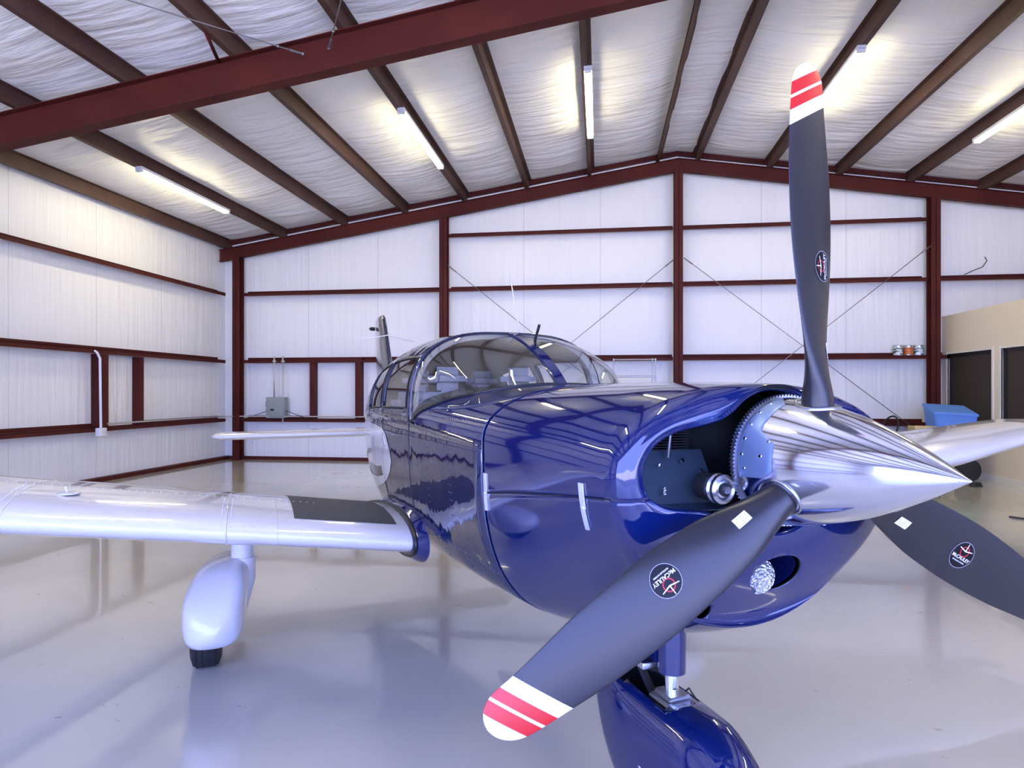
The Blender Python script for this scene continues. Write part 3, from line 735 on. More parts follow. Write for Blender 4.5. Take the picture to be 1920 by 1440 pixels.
cB=N(M_blade,'ShaderNodeValToRGB'); cB.color_ramp.interpolation='CONSTANT'; E_=cB.color_ramp.elements
BK,WH,RD=(.012,.012,.017,1),(.74,.74,.75,1),(.60,.004,.008,1)
E_[0].position=0; E_[0].color=BK; E_[1].position=.857; E_[1].color=WH
for p_,c_ in ((.892,RD),(.921,WH),(.929,RD),(.960,WH)):
    e=E_.new(p_); e.color=c_
L(M_blade,mB.outputs[0],cB.inputs[0]); L(M_blade,cB.outputs[0],bsdf(M_blade).inputs['Base Color'])
M_decw=mat('decal_white',(.85,.86,.88),.4); M_decr=mat('decal_red',(.6,.02,.03),.4); M_deck=mat('decal_black',(.006,.006,.008),.35,0,0,.25); M_decg=mat('decal_print',(.35,.36,.4),.5)
def surf_patch(name,vs2,fs,rho0,x0,off,m,parent,rot=0.):
    """2D (outward u, LE v) points mapped on to the blade's front"""
    out=[]
    for p in vs2:
        u,v=p[0]*math.cos(rot)-p[1]*math.sin(rot),p[0]*math.sin(rot)+p[1]*math.cos(rot)
        out.append(blade_pt(rho0+u,x0+v-lerpT(SW,rho0)*0,1,off))
    return mesh(name,out,fs,m,parent,smooth=True)
def disc2(r,n=48,rings=6,r0=0.):
    vs=[];fs=[]
    for i in range(rings+1):
        q=r0+(r-r0)*i/rings
        for k in range(n): vs.append((q*math.cos(2*PI*k/n),q*math.sin(2*PI*k/n)))
    for i in range(rings):
        for k in range(n): fs.append([i*n+k,i*n+(k+1)%n,(i+1)*n+(k+1)%n,(i+1)*n+k])
    return vs,fs
def quad2(pts,nx=8,ny=2):
    vs=[];fs=[]
    for i in range(nx+1):
        for j in range(ny+1):
            s,t=i/nx,j/ny; x=(1-s)*(1-t)*pts[0][0]+s*(1-t)*pts[1][0]+s*t*pts[2][0]+(1-s)*t*pts[3][0]; y=(1-s)*(1-t)*pts[0][1]+s*(1-t)*pts[1][1]+s*t*pts[2][1]+(1-s)*t*pts[3][1]
            vs.append((x,y))
    for i in range(nx):
        for j in range(ny): q=i*(ny+1)+j; fs.append([q,q+1,q+ny+2,q+ny+1])
    return vs,fs
def make_blade(psi,label,dec=(.5,-.02),pl_=(.275,-.018)):
    vs=[];fs=[]; 
    rhos=[.12+.04*i/2 for i in range(3)]+[.16+(.93-.16)*i/60 for i in range(1,61)]+[.93+.07*math.sin(PI/2*i/12) for i in range(1,13)]
    n=20
    for rho in rhos:
        ch=lerpT(CH,rho)*(math.sqrt(max(0,1-((rho-.93)/.0701)**2.5)) if rho>.93 else 1)
        for k in range(2*n):
            t=2*PI*k/(2*n); vs.append(blade_pt(rho,ch/2*math.cos(t),1 if math.sin(t)>=0 else -1))
    for i in range(len(rhos)-1):
        for k in range(2*n): q=i*2*n; fs.append([q+k,q+(k+1)%(2*n),q+2*n+(k+1)%(2*n),q+2*n+k])
    fs.append(list(range(2*n))); fs.append(list(range((len(rhos)-1)*2*n,len(rhos)*2*n)))
    b=mesh('propeller_blade',vs,fs,M_blade,AP); b['label']=label
    ps=math.radians(psi)
    er=PF_z*math.cos(ps)-bx0*math.sin(ps); tx=bx0*math.cos(ps)+PF_z*math.sin(ps)
    Mx=Matrix((tx,fw,er)).transposed().to_4x4(); Mx.translation=PO
    b.matrix_local=Mx
    r0,x0=dec
    v,f=disc2(.037,56,6,.0); surf_patch('blade_decal',v,f,r0,x0,.0012,M_deck,b)
    # white rim of decal
    v,f=disc2(.0385,56,1,.037); surf_patch('decal_rim',v,f,r0,x0,.0014,M_decg,b)
    vs_,fs_=text_mesh('McCAULEY',.0135); vs_=[(p[0]*.98,p[1]*1.0-.008) for p in vs_]; tv=list(vs_); tf=[list(q) for q in fs_]
    v2,f2=text_mesh('PROPELLER SYSTEMS',.0048); k=len(tv); tv+=[(p[0],p[1]-.019) for p in v2]; tf+=[[i+k for i in q] for q in f2]
    surf_patch('decal_lettering',tv,tf,r0,x0,.0022,M_decw,b)
    v,f=disc2(.0155,40,1,.0128); v=[(p[0],p[1]+.011) for p in v]; surf_patch('decal_ring',v,f,r0,x0,.0020,M_decr,b)
    tv=[];tf=[]
    for an,ln in ((168,.025),(12,.025),(92,.022)):
        c_,s_=math.cos(math.radians(an)),math.sin(math.radians(an)); 
        v,f=quad2([(0,-.0016),(ln,-.0011),(ln,.0011),(0,.0016)],6,1); k=len(tv)
        tv+=[(p[0]*c_-p[1]*s_,p[0]*s_+p[1]*c_+.013) for p in v]; tf+=[[i+k for i in q] for q in f]
    surf_patch('decal_emblem',tv,tf,r0,x0,.0028,M_decw,b)
    r1,x1=pl_
    v,f=quad2([(-.021,-.0125),(.021,-.0125),(.021,.0125),(-.021,.0125)],12,6); lb=surf_patch('blade_placard',v,f,r1,x1,.0012,M_decw,b)
    tv=[];tf=[]
    for j in range(4):
        for i in range(5):
            if random.random()<.25: continue
            x=-.017+.007*i; y=-.008+.0052*j; v,f=quad2([(x,y),(x+.005,y),(x+.005,y+.0016),(x,y+.0016)],2,1); k=len(tv); tv+=v; tf+=[[q_+k for q_ in q] for q in f]
    surf_patch('placard_print',tv,tf,r1,x1,.0018,M_decg,b)
    # rim ring where the blade leaves the spinner
    bm=bmesh.new(); pts=[]
    for k in range(41):
        t=2*PI*k/40; best=None
        px,py=.049*math.cos(t),.052*math.sin(t)
        q=PO+tx*px+fw*py
        tt=(tip-q).dot(fw); rr_=spr(tt)+.001; zz=math.sqrt(max(0,rr_*rr_-px*px)); pts.append(q+er*zz)
    sweep(bm,pts,.0035,8,False); from_bm('blade_cutout_rim',bm,M_alu,spn,True)
    return b
RHO=-2.4
make_blade(RHO,'black upright propeller blade with red and white tip',(.49,-.025),(.278,-.028))
# psi is measured from up, positive toward the far side (-r)
make_blade(RHO-120,'black lower left propeller blade with red and white tip',(.505,-.018),(.268,-.018))
make_blade(RHO+120,'black propeller blade cut off by the right edge',(.53,-.005),(.30,-.015))

# ---- fuselage lower shell (firewall .. tail)
stn=[.956,1.05,1.15,1.25,1.35,1.45,1.55,1.65,1.75,1.85,1.95,2.02]
stc=[2.02,2.09,2.12,2.25,2.4,2.55,2.70,2.76,2.84,2.9,3.05,3.2,3.32,3.36,3.42,3.55,3.7,3.85,4.0,4.2,4.4,4.7,5.0,5.3,5.6,5.9,6.25]
rows=[[(a,r,z) for r,z in half(interp(ST,a))] for a in stn]
low=[R[NU-1:] for R in rows]+[[(a,r,z) for r,z in half(interp(CB,a))][NU-1:] for a in stc[1:]]
fus=grid_mesh('fuselage',low,[M_navy_skin,M_cream],AP)
md=fus.modifiers.new('s','SOLIDIFY'); md.thickness=.012; md.offset=-1; md.material_offset=1
# firewall edge strip & deck
deck=[R[:NU] for R in rows]
BASE=[(0,1.40),(.2,1.41),(.3,1.45),(.39,1.50),(.44,1.62),(.50,1.72),(.53,1.82),(.553,1.93),(.56,2.02)]
def a_base(r): return lerpT(BASE,abs(r))
def mdeck(i,k,s):
    a,r,z=deck[i][k]; a2=deck[i+1][k][0]; return 1 if (a+a2)/2>a_base(r)+.03 else 0
# refine deck stations
stf=[.956+(2.02-.956)*i/48 for i in range(49)]
deck=[[(a,r,z) for r,z in half(interp(ST,a))][:NU] for a in stf]
M_glare=mat('glareshield',(.03,.03,.032),.7)
dk=grid_mesh('forward_deck',deck,[M_navy,M_glare],AP,mi=mdeck)
# ---- cabin top shell with window cutouts
cab=[[(a,r,z) for r,z in half(interp(CB,a))][:NU] for a in stc]
k36=14; k3=NU-2
WIN=[(2.12,2.76),(2.84,3.36)]
def iswin(i,k):
    a0,a1=stc[i],stc[i+1]
    return any(a0>=w0-1e-6 and a1<=w1+1e-6 for w0,w1 in WIN) and k36<=k<k3
cabo=grid_mesh('cabin_roof',cab,[M_navy_skin,M_cream],AP,skip=lambda i,k,s: iswin(i,k))
md=cabo.modifiers.new('s','SOLIDIFY'); md.thickness=.018; md.offset=-1; md.material_offset=1
cabo['label']='navy cabin roof and upper rear fuselage'
M_glassmix=bpy.data.materials.new('clear_acrylic'); M_glassmix.use_nodes=True
nt_=M_glassmix.node_tree; nt_.nodes.clear(); ou=nt_.nodes.new('ShaderNodeOutputMaterial'); mx=nt_.nodes.new('ShaderNodeMixShader'); tr=nt_.nodes.new('ShaderNodeBsdfTransparent'); gl=nt_.nodes.new('ShaderNodeBsdfGlossy'); fr=nt_.nodes.new('ShaderNodeFresnel')
gl.inputs['Roughness'].default_value=.01; tr.inputs[0].default_value=(.88,.90,.89,1)
nt_.nodes.remove(fr); fr=nt_.nodes.new('ShaderNodeLayerWeight'); fr.inputs['Blend'].default_value=.5
pw_=nt_.nodes.new('ShaderNodeMath'); pw_.operation='POWER'; pw_.inputs[1].default_value=4.
mm_=nt_.nodes.new('ShaderNodeMath'); mm_.operation='MULTIPLY_ADD'; mm_.inputs[1].default_value=.88; mm_.inputs[2].default_value=.09; mm_.use_clamp=True
nt_.links.new(fr.outputs['Facing'],pw_.inputs[0]); nt_.links.new(pw_.outputs[0],mm_.inputs[0]); nt_.links.new(mm_.outputs[0],mx.inputs[0]); nt_.links.new(tr.outputs[0],mx.inputs[1]); nt_.links.new(gl.outputs[0],mx.inputs[2]); nt_.links.new(mx.outputs[0],ou.inputs[0])
for w0,w1 in WIN:
    for s in (1,-1):
        vs=[];fs=[]; ii=[i for i,a in enumerate(stc) if w0-1e-6<=a<=w1+1e-6]
        for i in ii:
            for k in range(k36,k3+1): a,r,z=cab[i][k]; vs.append((a,(r-.006)*s,z))
        n=k3-k36+1
        for i in range(len(ii)-1):
            for k in range(n-1): q=i*n+k; fs.append([q,q+1,q+n+1,q+n])
        mesh('side_window',vs,fs,M_glassmix,AP)
        # rubber surround
        loop=[cab[i][k36] for i in ii]+[cab[ii[-1]][k] for k in range(k36,k3+1)]+[cab[i][k3] for i in reversed(ii)]+[cab[ii[0]][k] for k in range(k3,k36-1,-1)]
        bm=bmesh.new(); sweep(bm,[(a,(r+.001)*s,z) for a,r,z in loop],.004,6,False); from_bm('window_seal',bm,M_seal,AP,True)
# ---- windshield
def zdeck(a,r):
    w,zb,zt,zl,nt,nb,zs=interp(ST,min(a,2.02)); return zb+(zt-zb)*max(0,1-(min(abs(r),w)/w)**nt)**(1/nt)
arch=[(2.02,r,z) for r,z in half(interp(CB,2.02))[:NU]]
bpts=[]
wid=arch[-1][1]
for j,(a,r,z) in enumerate(arch):
    # pair by angle: bottom curve r slightly larger spread
    u=j/(NU-1); rb=.556*math.sin(u*PI/2)**.9
    ab=a_base(rb) if j<NU-1 else 2.02; bpts.append((ab,rb,zdeck(ab,rb)+.002 if j<NU-1 else 1.40))
ws=[]
for i in range(25):
    s=i/24; R=[]
    for (a0,r0,z0),(a1,r1,z1) in zip(bpts,arch):
        ln=math.dist((a0,r0,z0),(a1,r1,z1)); bl_=.075*ln*4*s*(1-s)
        R.append((a0+(a1-a0)*s-bl_*.75, r0+(r1-r0)*s+bl_*1.1*(r0/.55)**1.0, z0+(z1-z0)*s+bl_*.55))
    ws.append(R)
wso=grid_mesh('windshield',ws,M_glassmix,AP); wso['label']='clear two-piece wraparound windshield'
# centre post, base trim, rear bow
def strip(name,pts,w,th,m,parent,up=None):
    """ribbon along pts (a,r,z) w wide in r"""
    vs=[];fs=[]
    for a,r,z in pts:
        vs+= [(a-.004,r-w/2,z+th),(a-.004,r+w/2,z+th),(a+.012,r+w/2,z-th),(a+.012,r-w/2,z-th)]
    for i in range(len(pts)-1):
        q=i*4
        for k in range(4): fs.append([q+k,q+(k+1)%4,q+4+(k+1)%4,q+4+k])
    fs+= [[0,1,2,3],[len(vs)-4+k for k in (3,2,1,0)]]
    return mesh(name,vs,fs,m,parent,sharp=30)
strip('windshield_post',[ (R[0][0]-.003,0,R[0][2]) for R in ws],.05,.006,M_navy,AP)
bm=bmesh.new()
pts=[(a,r,z+.002) for a,r,z in bpts]; sweep(bm,[(a,-r,z) for a,r,z in reversed(pts)]+pts[1:],.008,8); from_bm('windshield_base_trim',bm,M_seal,AP,True)
bm=bmesh.new(); pts=[(a-.004,r,z) for a,r,z in arch]; sweep(bm,[(a,-r,z) for a,r,z in reversed(pts)]+pts[1:],.009,8); from_bm('windshield_rear_bow',bm,M_fin,AP,True)
# cream interior band just behind the glass
vs=[];fs=[]
full_arch=[(-r,z) for r,z in [(p[1],p[2]) for p in reversed(arch)]]+[(p[1],p[2]) for p in arch[1:]]
for r,z in full_arch:
    k=.965; cz=1.45; vs.append((1.995,r*.985,cz+(z-cz)*.985)); vs.append((2.01,r*.935,cz+(z-cz)*.925))
for i in range(len(full_arch)-1): q=2*i; fs.append([q,q+1,q+3,q+2])
mesh('cabin_trim_band',vs,fs,M_cream,AP)
# seats
def seat(a,r,m=M_seat):
    bm=bmesh.new(); bbox(bm,a-.05,a+.09,r-.2,r+.2,1.0,1.55); bbox(bm,a-.04,a+.07,r-.12,r+.12,1.56,1.70)
    bmesh.ops.bevel(bm,geom=list(bm.edges),offset=.054,segments=5,affect='EDGES'); bbox(bm,a,a+.02,r-.04,r+.04,1.45,1.6); return from_bm('seat',bm,m,AP,True)
for r in (.23,-.23): seat(2.45,r); seat(3.15,r)
# swoosh graphics on both sides
def graphic(poly,name='white_swoosh'):
    for s in (1,-1):
        bm=bmesh.new(); vs=[bm.verts.new((a,0,z)) for a,z in poly]; bm.faces.new(vs); bmesh.ops.triangulate(bm,faces=bm.faces)
        for _ in range(4):
            es=[e for e in bm.edges if e.calc_length()>.05]
            if not es: break
            bmesh.ops.subdivide_edges(bm,edges=es,cuts=1); bmesh.ops.triangulate(bm,faces=[f for f in bm.faces if len(f.verts)>3])
        for v in bm.verts: v.co.y=s*(side(CB,v.co.x,v.co.z)+.0022)
        for f in bm.faces: f.smooth=True
        o=from_bm(name,bm,M_white,AP,True,180); o['label']='white painted swoosh graphic'
graphic([(2.80,1.325),(2.75,1.27),(2.70,1.21),(2.68,1.15),(2.74,1.105),(2.87,1.08),(3.05,1.06),(3.4,1.05),(3.9,1.06),(4.4,1.12),(4.4,1.28),(3.9,1.33),(3.4,1.34),(3.0,1.335)])
graphic([(2.90,1.40),(2.80,1.33),(2.66,1.29),(2.55,1.21),(2.50,1.15),(2.56,1.08),(2.68,1.02),(2.85,.97),(3.2,.90),(3.8,.80),(4.6,.86),(4.6,1.0),(3.8,.98),(3.4,.965),(3.1,.985),(2.85,1.02),(2.68,1.065),(2.585,1.11),(2.56,1.155),(2.60,1.205),(2.68,1.25),(2.78,1.30)],'white_swoosh')
# firewall seam, cowl latches, panel seams
def side_line(name,a0,z0,a1,z1,r,m,n=14,T=ST):
    for s in (1,-1):
        pts=[(a0+(a1-a0)*i/n,s*(side(T,a0+(a1-a0)*i/n,z0+(z1-z0)*i/n)),z0+(z1-z0)*i/n) for i in range(n+1)]
        bm=bmesh.new(); sweep(bm,pts,r,6); from_bm(name,bm,m,AP,True)
def latch(a,z0,z1):
    for s in (1,-1):
        bm=bmesh.new(); n=8
        zm=(z0+z1)/2
        for (q0,q1,w,t) in ((zm-.005,z1,.011,.005),(z0,zm,.006,.008)):
            rows_=[]
            for i in range(n+1):
                z=q0+(q1-q0)*i/n; y=side(ST,a,z); rows_.append([bm.verts.new(p) for p in ((a-w,s*(y),z),(a+w,s*y,z),(a+w,s*(y+t),z),(a-w,s*(y+t),z))])
            for i in range(n):
                for k in range(4): bm.faces.new([rows_[i][k],rows_[i][(k+1)%4],rows_[i+1][(k+1)%4],rows_[i+1][k]])
            bm.faces.new(rows_[0]); bm.faces.new(rows_[-1])
        o=from_bm('cowl_latch',bm,M_latch,AP,True,30); o['label']='silver cowling latch'
latch(.925,1.13,1.262); latch(.285,1.185,1.31)
for s in (1,-1):
    pts=[]
    for i in range(30):
        a=.95-.78*i/29; z=interp(ST,a)[6]; pts.append((a,s*(side(ST,a,z)+.0005),z))
    bm=bmesh.new(); sweep(bm,pts,.0014,6); from_bm('cowl_seam',bm,M_black,AP,True)
bm=bmesh.new(); P_=[(r,z) for r,z in half(interp(ST,.953))]; ringp=[(.953,r*1.001,z) for r,z in P_]+[(.953,-r*1.001,z) for r,z in reversed(P_[1:-1])]; ringp.append(ringp[0])
sweep(bm,ringp,.0016,6,False); from_bm('firewall_joint',bm,M_navy,AP,True)
# rivets on the fuselage side as one countable-as-texture part
bm=bmesh.new()
def rivet(bm,p,n,r=.0035): 
    bmesh.ops.create_icosphere(bm,subdivisions=1,radius=r,matrix=Matrix.Translation(p))
for s in (1,-1):
    for a in (1.0,1.33,1.36,1.70,2.06,2.76):
        T=ST if a<2.02 else CB
        z=.78
        while z<1.46 if a<2.0 else z<1.38:
            rivet(bm,(a,s*side(T,a,z),z),0); z+=.032
    for i in range(34):
        a=1.0+i*.032
        rivet(bm,(a,s*side(ST,a,.88),.88),0); rivet(bm,(a,s*side(ST,a,1.44),1.44),0); 
o=from_bm('rivets',bm,M_navy_skin,AP,True,180); o['kind']='stuff'
# door lines
side_line('door_seam',2.06,.80,2.06,1.39,.003,M_black,T=CB); side_line('door_seam',2.77,.80,2.77,1.39,.003,M_black,T=CB)
# antennas
tube('whip_antenna',[(2.92,-.15,1.87),(3.11,-.15,2.19)],[.005,.003],M_white,AP,6)
tube('whip_antenna',[(2.24,-.15,1.86),(2.42,-.15,2.29)],[.005,.003],M_white,AP,6)
tube('temperature_probe',[(1.87,-.07,1.80),(1.81,-.075,1.90)],.0075,M_black,AP,8)
lathe_o('antenna_base',[(0,.018),(.012,.012),(.014,0)],(1.865,-.07,1.80),(-.4,0,.9),M_black,AP,12)
tube('tie_down_ring',[(4.0+.035*math.sin(t*PI/8),.05+.0,1.72+.035*math.cos(t*PI/8)) for t in range(17)],.007,M_black,AP,8)
# ---- tail
def foil(c,t,n=16,le=0.):
    """closed airfoil polyline, list of (x,y) from trailing edge top to LE to TE bottom"""
    def yt(x): return 5*t*(.2969*math.sqrt(x)-.126*x-.3516*x*x+.2843*x**3-.1036*x**4)
    xs=[.5*(1+math.cos(PI*i/n)) for i in range(n+1)]
    return [(x*c,yt(x)*c) for x in xs]+[(x*c,-yt(x)*c) for x in reversed(xs[1:-1])]
def loft(name,secs,m,parent,sharp=60,cap=True,mi=None):
    vs=[];fs=[]; n=len(secs[0])
    for S in secs: vs+=S
    for i in range(len(secs)-1):
        for k in range(n): fs.append([i*n+k,i*n+(k+1)%n,(i+1)*n+(k+1)%n,(i+1)*n+k])
    if cap: fs.append(list(range(n))[::-1]); fs.append(list(range((len(secs)-1)*n,len(secs)*n)))
    return mesh(name,vs,fs,m,parent,sharp=sharp)
def finsec(z,a0,c,th): return [(a0+x,y,z) for x,y in foil(c,th)]
loft('vertical_fin',[finsec(1.35,5.02,1.15,.10),finsec(1.6,5.2,.98,.10),finsec(1.75,5.28,.90,.10),finsec(2.34,5.66,.60,.11),finsec(2.385,5.72,.5,.08)],M_fin,AP)
tube('fin_antenna',[(5.6,-.30,2.10),(5.55,-.15,2.12),(5.5,0,2.15),(5.55,.15,2.12),(5.6,.30,2.10)],.006,M_white,AP,6)
for z,s in ((2.28,1),): lathe_o('beacon_light',[(-.02,.02),(.02,.022),(.04,.015),(.05,0)],(6.22,.03,z),(0,1,0),M_black,AP,12)
def stabsec(r,z,a0,c,th=.12): return [(a0+x,r,z+y) for x,y in foil(c,th)]
for s in (1,-1):
    loft('stabilator',[stabsec(s*.03,1.09,6.02,.78),stabsec(s*1.60,1.075,6.1,.70),stabsec(s*1.68,1.075,6.14,.60,.11),stabsec(s*1.73,1.075,6.24,.40,.08)],M_white,AP)
    loft('stabilator_tip',[stabsec(s*1.615,1.075,6.092,.705,.125),stabsec(s*1.63,1.075,6.095,.70,.125)],M_white,AP)
# ---- wings
def wingsec(r,s,dih,c=1.62,th=.122,a0=1.93,inc=.042,zc0=.788):
    z=zc0-.076+dih*(abs(r)); out=[]
    for x,y in foil(c,th,24):
        yy=y*1.0+.012*math.sin(PI*min(1,x/c))*1.5
        out.append((a0+x,s*abs(r),z+yy-inc*x+.0))
    return out
def wtop(r,a,dih):
    c=1.62;x=(a-1.93)/c; th=.122; yt=5*th*c*(.2969*math.sqrt(x)-.126*x-.3516*x*x+.2843*x**3-.1036*x**4)
    return .788-.076+dih*abs(r)+yt+.018*math.sin(PI*x)-.042*(a-1.93)
for s,dih,nm_ in ((1,.138,'near right wing over the wheel fairing'),(-1,.097,'far left wing behind the spinner')):
    TH_=.122 if s>0 else .162
    secs=[wingsec(r,s,dih,th=TH_) for r in [.50,.6,.7]+[.7+.25*i for i in range(1,13)]]
    r_=3.7
    for q in (0.4,.8,1.2,1.5,1.58,1.62):
        c=1.62-.33*q; 
        if q>1.5: c=1.62-.33*1.5-(q-1.5)*2.2
        secs.append([(p[0],p[1],p[2]) for p in wingsec(r_+q,s,dih,c=c,a0=1.93+.12*q+(max(0,q-1.5)*2),th=(TH_-.005) if q<1.5 else TH_-.005-(q-1.5)*.9)])
    w=loft('wing',secs,M_white,AP); w['label']='white '+nm_
    # root fairing strip (dark)
    bm=bmesh.new(); S1=wingsec(.555,s,dih,c=1.66,th=.132,a0=1.90); sweep(bm,[Vector(p) for p in S1]+[Vector(S1[0])],.012,8,False); 
    o=from_bm('wing_root_seal',bm,M_seal,w,True)
    fr_=loft('wing_root_fairing',[wingsec(.50,s,dih,c=1.76,th=.17,a0=1.84,zc0=.795),wingsec(.54,s,dih,c=1.70,th=.148,a0=1.88),wingsec(.565,s,dih,c=1.65,th=.127,a0=1.915)],M_navy,AP)
    # walkway (right wing only)
    if s>0:
        vs=[];fs=[];na,nr=20,6
        for i in range(na+1):
            for j in range(nr+1):
                r=.62+.50*j/nr; a=2.055+1.3*i/na
                if i==0: a+= 0
                vs.append((a,r,wtop(r,a,dih)+.002))
        for i in range(na):
            for j in range(nr): q=i*(nr+1)+j; fs.append([q,q+1,q+nr+2,q+nr+1])
        o=mesh('wing_walkway',vs,fs,M_walk,w); o['label']='dark grey non-slip wing walkway'
    # skin straps
    for r in (1.42,1.20,2.25,3.1):
        S=wingsec(r,s,dih); bm=bmesh.new(); sweep(bm,[Vector((p[0],p[1],p[2]))for p in S[8:41]],(.0045 if r==1.42 else .002),6); from_bm('skin_strap',bm,M_white,w,True)
    bm=bmesh.new()
    for r in [1.0+.035*i for i in range(75)]:
        for a in (2.42,):
            bmesh.ops.create_icosphere(bm,subdivisions=1,radius=.004,matrix=Matrix.Translation((a,s*r,wtop(r,a,dih)+.001)))
    for rr_ in (1.40,1.44,2.25,2.28):
        for i in range(22):
            a=1.95+.02*i+.002; bmesh.ops.create_icosphere(bm,subdivisions=1,radius=.003,matrix=Matrix.Translation((a,s*rr_,wtop(rr_,a,dih)+.001)))
    o=from_bm('wing_rivets',bm,M_white,w,True,180); o['kind']='stuff'
    lathe_o('fuel_cap',[(0,.048),(.006,.046),(.010,.03),(.012,0)],(2.22,s*2.08,wtop(2.08,2.22,dih)),(0,0,1),M_white,w,32)
    tube('fuel_cap_tab',[(2.20,s*2.08,wtop(2.08,2.22,dih)+.01),(2.21,s*2.09,wtop(2.08,2.22,dih)+.035)],.006,M_white,w,6)
    # small inlet on leading edge
    lathe_o('leading_edge_inlet',[(0,.03),(.002,.028),(.003,0)],(1.955,s*1.16,.695+dih*1.16+.0),(-.8,0,-.6),M_alu,w,24)
    tube('tie_down_ring',[(2.5,s*1.75,.62+dih*1.75),(2.5,s*1.75,.57+dih*1.75)],.012,M_black,w,8)
# ---- main gear
def superring(a,yc,zc_,w,h,n=28,sq=3.,lean=0.):
    out=[]
    for k in range(n):
        t=2*PI*k/n; c_,s_=math.cos(t),math.sin(t)
        out.append((a,yc+w*math.copysign(abs(c_)**(2/sq),c_),zc_+h*math.copysign(abs(s_)**(2/sq),s_)))
    return out
def main_gear(s,dih):
    y=1.55*s; yp=1.50*s; yg=1.365*s
    bm=bmesh.new(); sweep(bm,[(2.78,yg,.70+dih*1.5),(2.78,yg,.50)],.060,24); st=from_bm('gear_strut',bm,M_white,AP,True,50); st['label']='white main gear strut'
    bm=bmesh.new(); sweep(bm,[(2.78,yg,.60),(2.78,yg-.0*s,.48),(2.78,yg+.03*s,.32),(2.78,yg+.05*s,.26)],[.074,.072,.06,.045],24); sweep(bm,[(2.78,yg,.603),(2.78,yg,.585)],.0745,24)
    sl=from_bm('gear_fairing',bm,M_white,st,True,50)
    pant=[(2.33,.006,.008,.32,2.2),(2.34,.035,.035,.32,2.2),(2.37,.10,.09,.33,3.0),(2.42,.135,.13,.35,3.2),(2.50,.152,.165,.375,3.4),(2.60,.160,.19,.40,3.4),(2.72,.162,.205,.41,3.4),(2.85,.160,.20,.41,3.2),(3.0,.15,.18,.41,3.0),(3.15,.125,.15,.42,2.8),(3.35,.07,.09,.44,2.5),(3.52,.02,.03,.46,2.2)]
    secs=[superring(a,yp,zc_,w,h,40,sq) for a,w,h,zc_,sq in pant]
    secs=[[(p[0],p[1]-(.03*s*max(0,p[2]-.42)/.2),max(p[2],.225)-.22*max(0,s*(p[1]-yp)+.09)*min(1,max(0,(p[2]-.38)/.16))) for p in S] for S in secs]
    pt=loft('wheel_fairing',secs,M_white,AP,sharp=50); pt['label']='white main wheel fairing'
    ty=lathe_o('tyre',[(-.075,.10),(-.078,.15),(-.065,.185),(-.04,.197),(.04,.197),(.065,.185),(.078,.15),(.075,.10)],(2.80,y,.197),(0,1,0),M_rubber,AP,56)
    ty['label']='black main gear tyre'
    bm=bmesh.new()
    for q in (-.045,-.015,.015,.045): lathe(bm,[(q-.003,.195),(q-.003,.199),(q+.003,.199),(q+.003,.195)],(2.80,y,.197),(0,1,0),56)
    from_bm('tyre_tread',bm,M_black,ty,True)
main_gear(1,.138); main_gear(-1,.095)
# ---- nose gear
sf=bpy.data.objects
bm=bmesh.new(); sweep(bm,[(.575,0,.80),(.575,0,.615)],[.048,.046],32); 
# teardrop fairing trailing aft
prism(bm,[(.60,-.05),(.60,.05),(.74,.012),(.74,-.012)],.64,.80,axis='z')
ns=from_bm('nose_gear_strut',bm,M_navy,AP,True,35); ns['label']='navy nose gear strut housing'
o=lathe_o('oleo_piston',[(0,.0),(0,.024),(-.16,.024),(-.16,0)],(.575,0,.65),(0,0,1),M_chrome,ns,32)
bm=bmesh.new(); bbox(bm,.485,.63,-.06,.06,.50,.535); bbox(bm,.52,.62,-.045,.045,.53,.55)
bmesh.ops.bevel(bm,geom=list(bm.edges),offset=.008,segments=2,affect='EDGES'); o=from_bm('fork_crown',bm,M_alu,AP,True,40); o['label']='metal nose fork crown'
for s in (1,-1):
    bm=bmesh.new(); bbox(bm,.55,.66,s*.075-.008,s*.075+.008,.20,.47); from_bm('fork_leg',bm,M_dark,o)
tube('torque_link',[(.62,0,.60),(.76,.0,.56),(.66,0,.47)],.016,M_dark,AP,8)
tube('tow_bracket',[(.74,.03,.66),(.80,.06,.60),(.76,.05,.55)],.012,mat('copper_brown',(.25,.09,.06),.5,.5),AP,8)
tube('brake_line',[(.64,-.05,.47),(.60,-.09,.53),(.55,-.1,.49)],.004,M_wire,AP,6)
box('steering_link',.64,.78,-.03,.07,.60,.625,M_alu,AP,.004)
npant=[(.115,.01,.02,.26,2.2),(.13,.045,.07,.265,2.2),(.19,.085,.135,.285,2.4),(.28,.115,.19,.305,2.6),(.40,.132,.218,.315,3),(.55,.138,.222,.315,3),(.70,.134,.210,.33,3),(.82,.118,.175,.365,2.8),(.92,.09,.125,.415,2.5),(1.0,.055,.075,.465,2.3),(1.06,.02,.03,.505,2.2)]
secs=[]
aa=[p[0] for p in npant]
def np_(a): return interp(npant,a)
sa=[.115,.12,.13,.15,.17]+[.19+.0325*i for i in range(27)]
sa=[a for a in sa if a<1.05]+[1.055]
for a in sa:
    w,h,zc_,sq=np_(a); secs.append([(p[0],p[1],max(p[2],.10)) for p in superring(a,0,zc_,w,h,48,sq)])
vs=[];fs=[];n=48
for S in secs: vs+=S
for i in range(len(secs)-1):
    for k in range(n):
        am=(secs[i][0][0]+secs[i+1][0][0])/2; ym=(secs[i][k][1]+secs[i][(k+1)%n][1])/2; zm=secs[i][k][2]
        if .50<am<.93 and abs(ym)<.075 and zm>np_(am)[2]: continue
        fs.append([i*n+k,i*n+(k+1)%n,(i+1)*n+(k+1)%n,(i+1)*n+k])
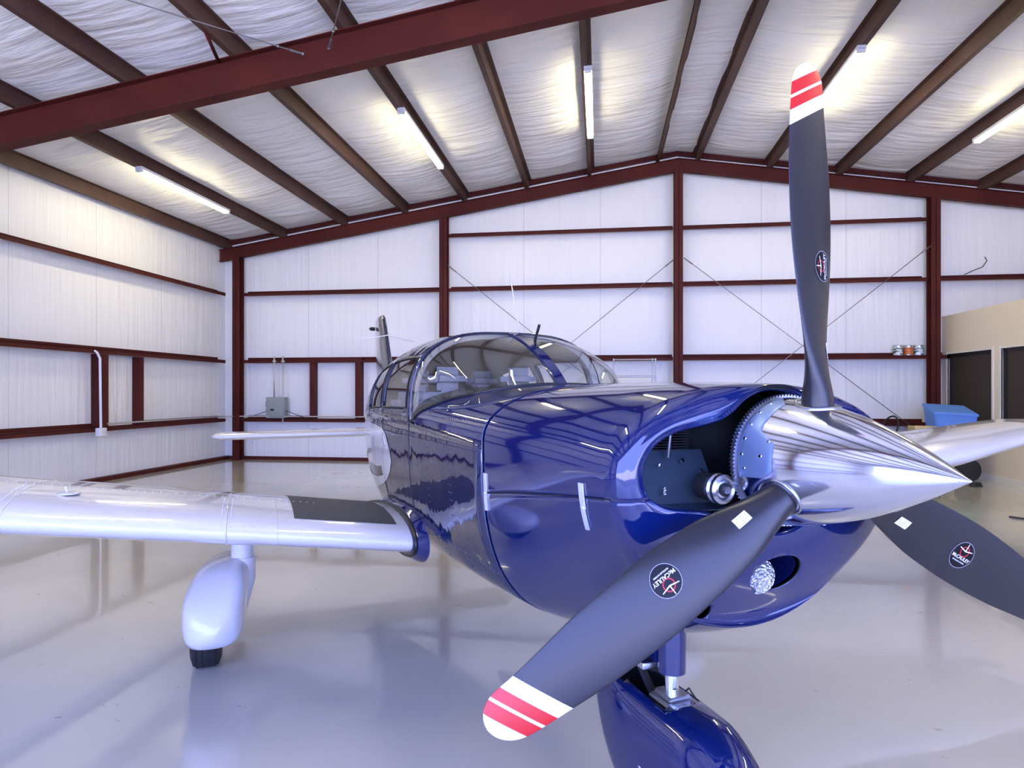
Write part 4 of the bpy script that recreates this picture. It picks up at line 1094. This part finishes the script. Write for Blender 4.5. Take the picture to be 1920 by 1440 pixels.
fs.append(list(range(n))[::-1]); fs.append(list(range((len(secs)-1)*n,len(secs)*n)))
np_o=mesh('nose_wheel_fairing',vs,fs,[M_navy,M_dark],AP,sharp=60); md=np_o.modifiers.new('s','SOLIDIFY'); md.thickness=.006; md.offset=-1; md.material_offset=1
np_o['label']='navy teardrop nose wheel fairing'
for (a,z) in ((.56,.33),(.50,.285)): lathe_o('fairing_screw',[(0,.008),(.003,.006),(.004,0)],(a,np_(a)[0]*.985,z),(0,1,0),M_chrome,np_o,12)
nw=lathe_o('tyre',[(-.055,.09),(-.06,.14),(-.05,.175),(-.03,.185),(.03,.185),(.05,.175),(.06,.14),(.055,.09)],(.58,0,.185),(0,1,0),M_rubber,AP,48); nw['label']='black nose wheel tyre'
o=tube('exhaust_pipe',[(.72,.16,.76),(.80,.17,.66),(.90,.17,.60)],.028,M_dark,AP,16)

# ------------------------------------------------------------------ camera, world
cam=bpy.data.cameras.new('camera'); co=bpy.data.objects.new('camera',cam); COL.objects.link(co)
cam.sensor_width=36; cam.lens=1190/1920*36; cam.clip_start=.05; cam.clip_end=300
cam.shift_y=(735-720)/1920
co.location=(0,0,1.55); co.rotation_euler=(PI/2,0,math.radians(7.9)); SC.camera=co
w=bpy.data.worlds.new('world'); SC.world=w; w.use_nodes=True
bg=w.node_tree.nodes['Background']; bg.inputs[0].default_value=(.30,.39,1.0,1); bg.inputs[1].default_value=6.5
su=bpy.data.lights.new('sun','SUN'); su.energy=20.; su.angle=.01; su.color=(1,.93,.82)
sob=bpy.data.objects.new('sun',su); COL.objects.link(sob); sob.rotation_euler=(math.radians(-24),math.radians(8),0)
po=bpy.data.lights.new('door_daylight_portal','AREA'); po.shape='RECTANGLE'; po.size=18; po.size_y=4.5; po.cycles.is_portal=True
pobj=bpy.data.objects.new('door_daylight_portal',po); COL.objects.link(pobj); pobj.location=(1.6,YF-.1,2.25); pobj.rotation_euler=(PI/2,0,PI)  
vs_=SC.view_settings; SC.display_settings.display_device='sRGB'; vs_.view_transform='Standard'; vs_.look='None'; vs_.exposure=.48; vs_.gamma=1.; vs_.use_curve_mapping=False
SC.cycles.max_bounces=10; SC.cycles.diffuse_bounces=5; SC.cycles.glossy_bounces=5; SC.cycles.transparent_max_bounces=12
SC.cycles.sample_clamp_indirect=6
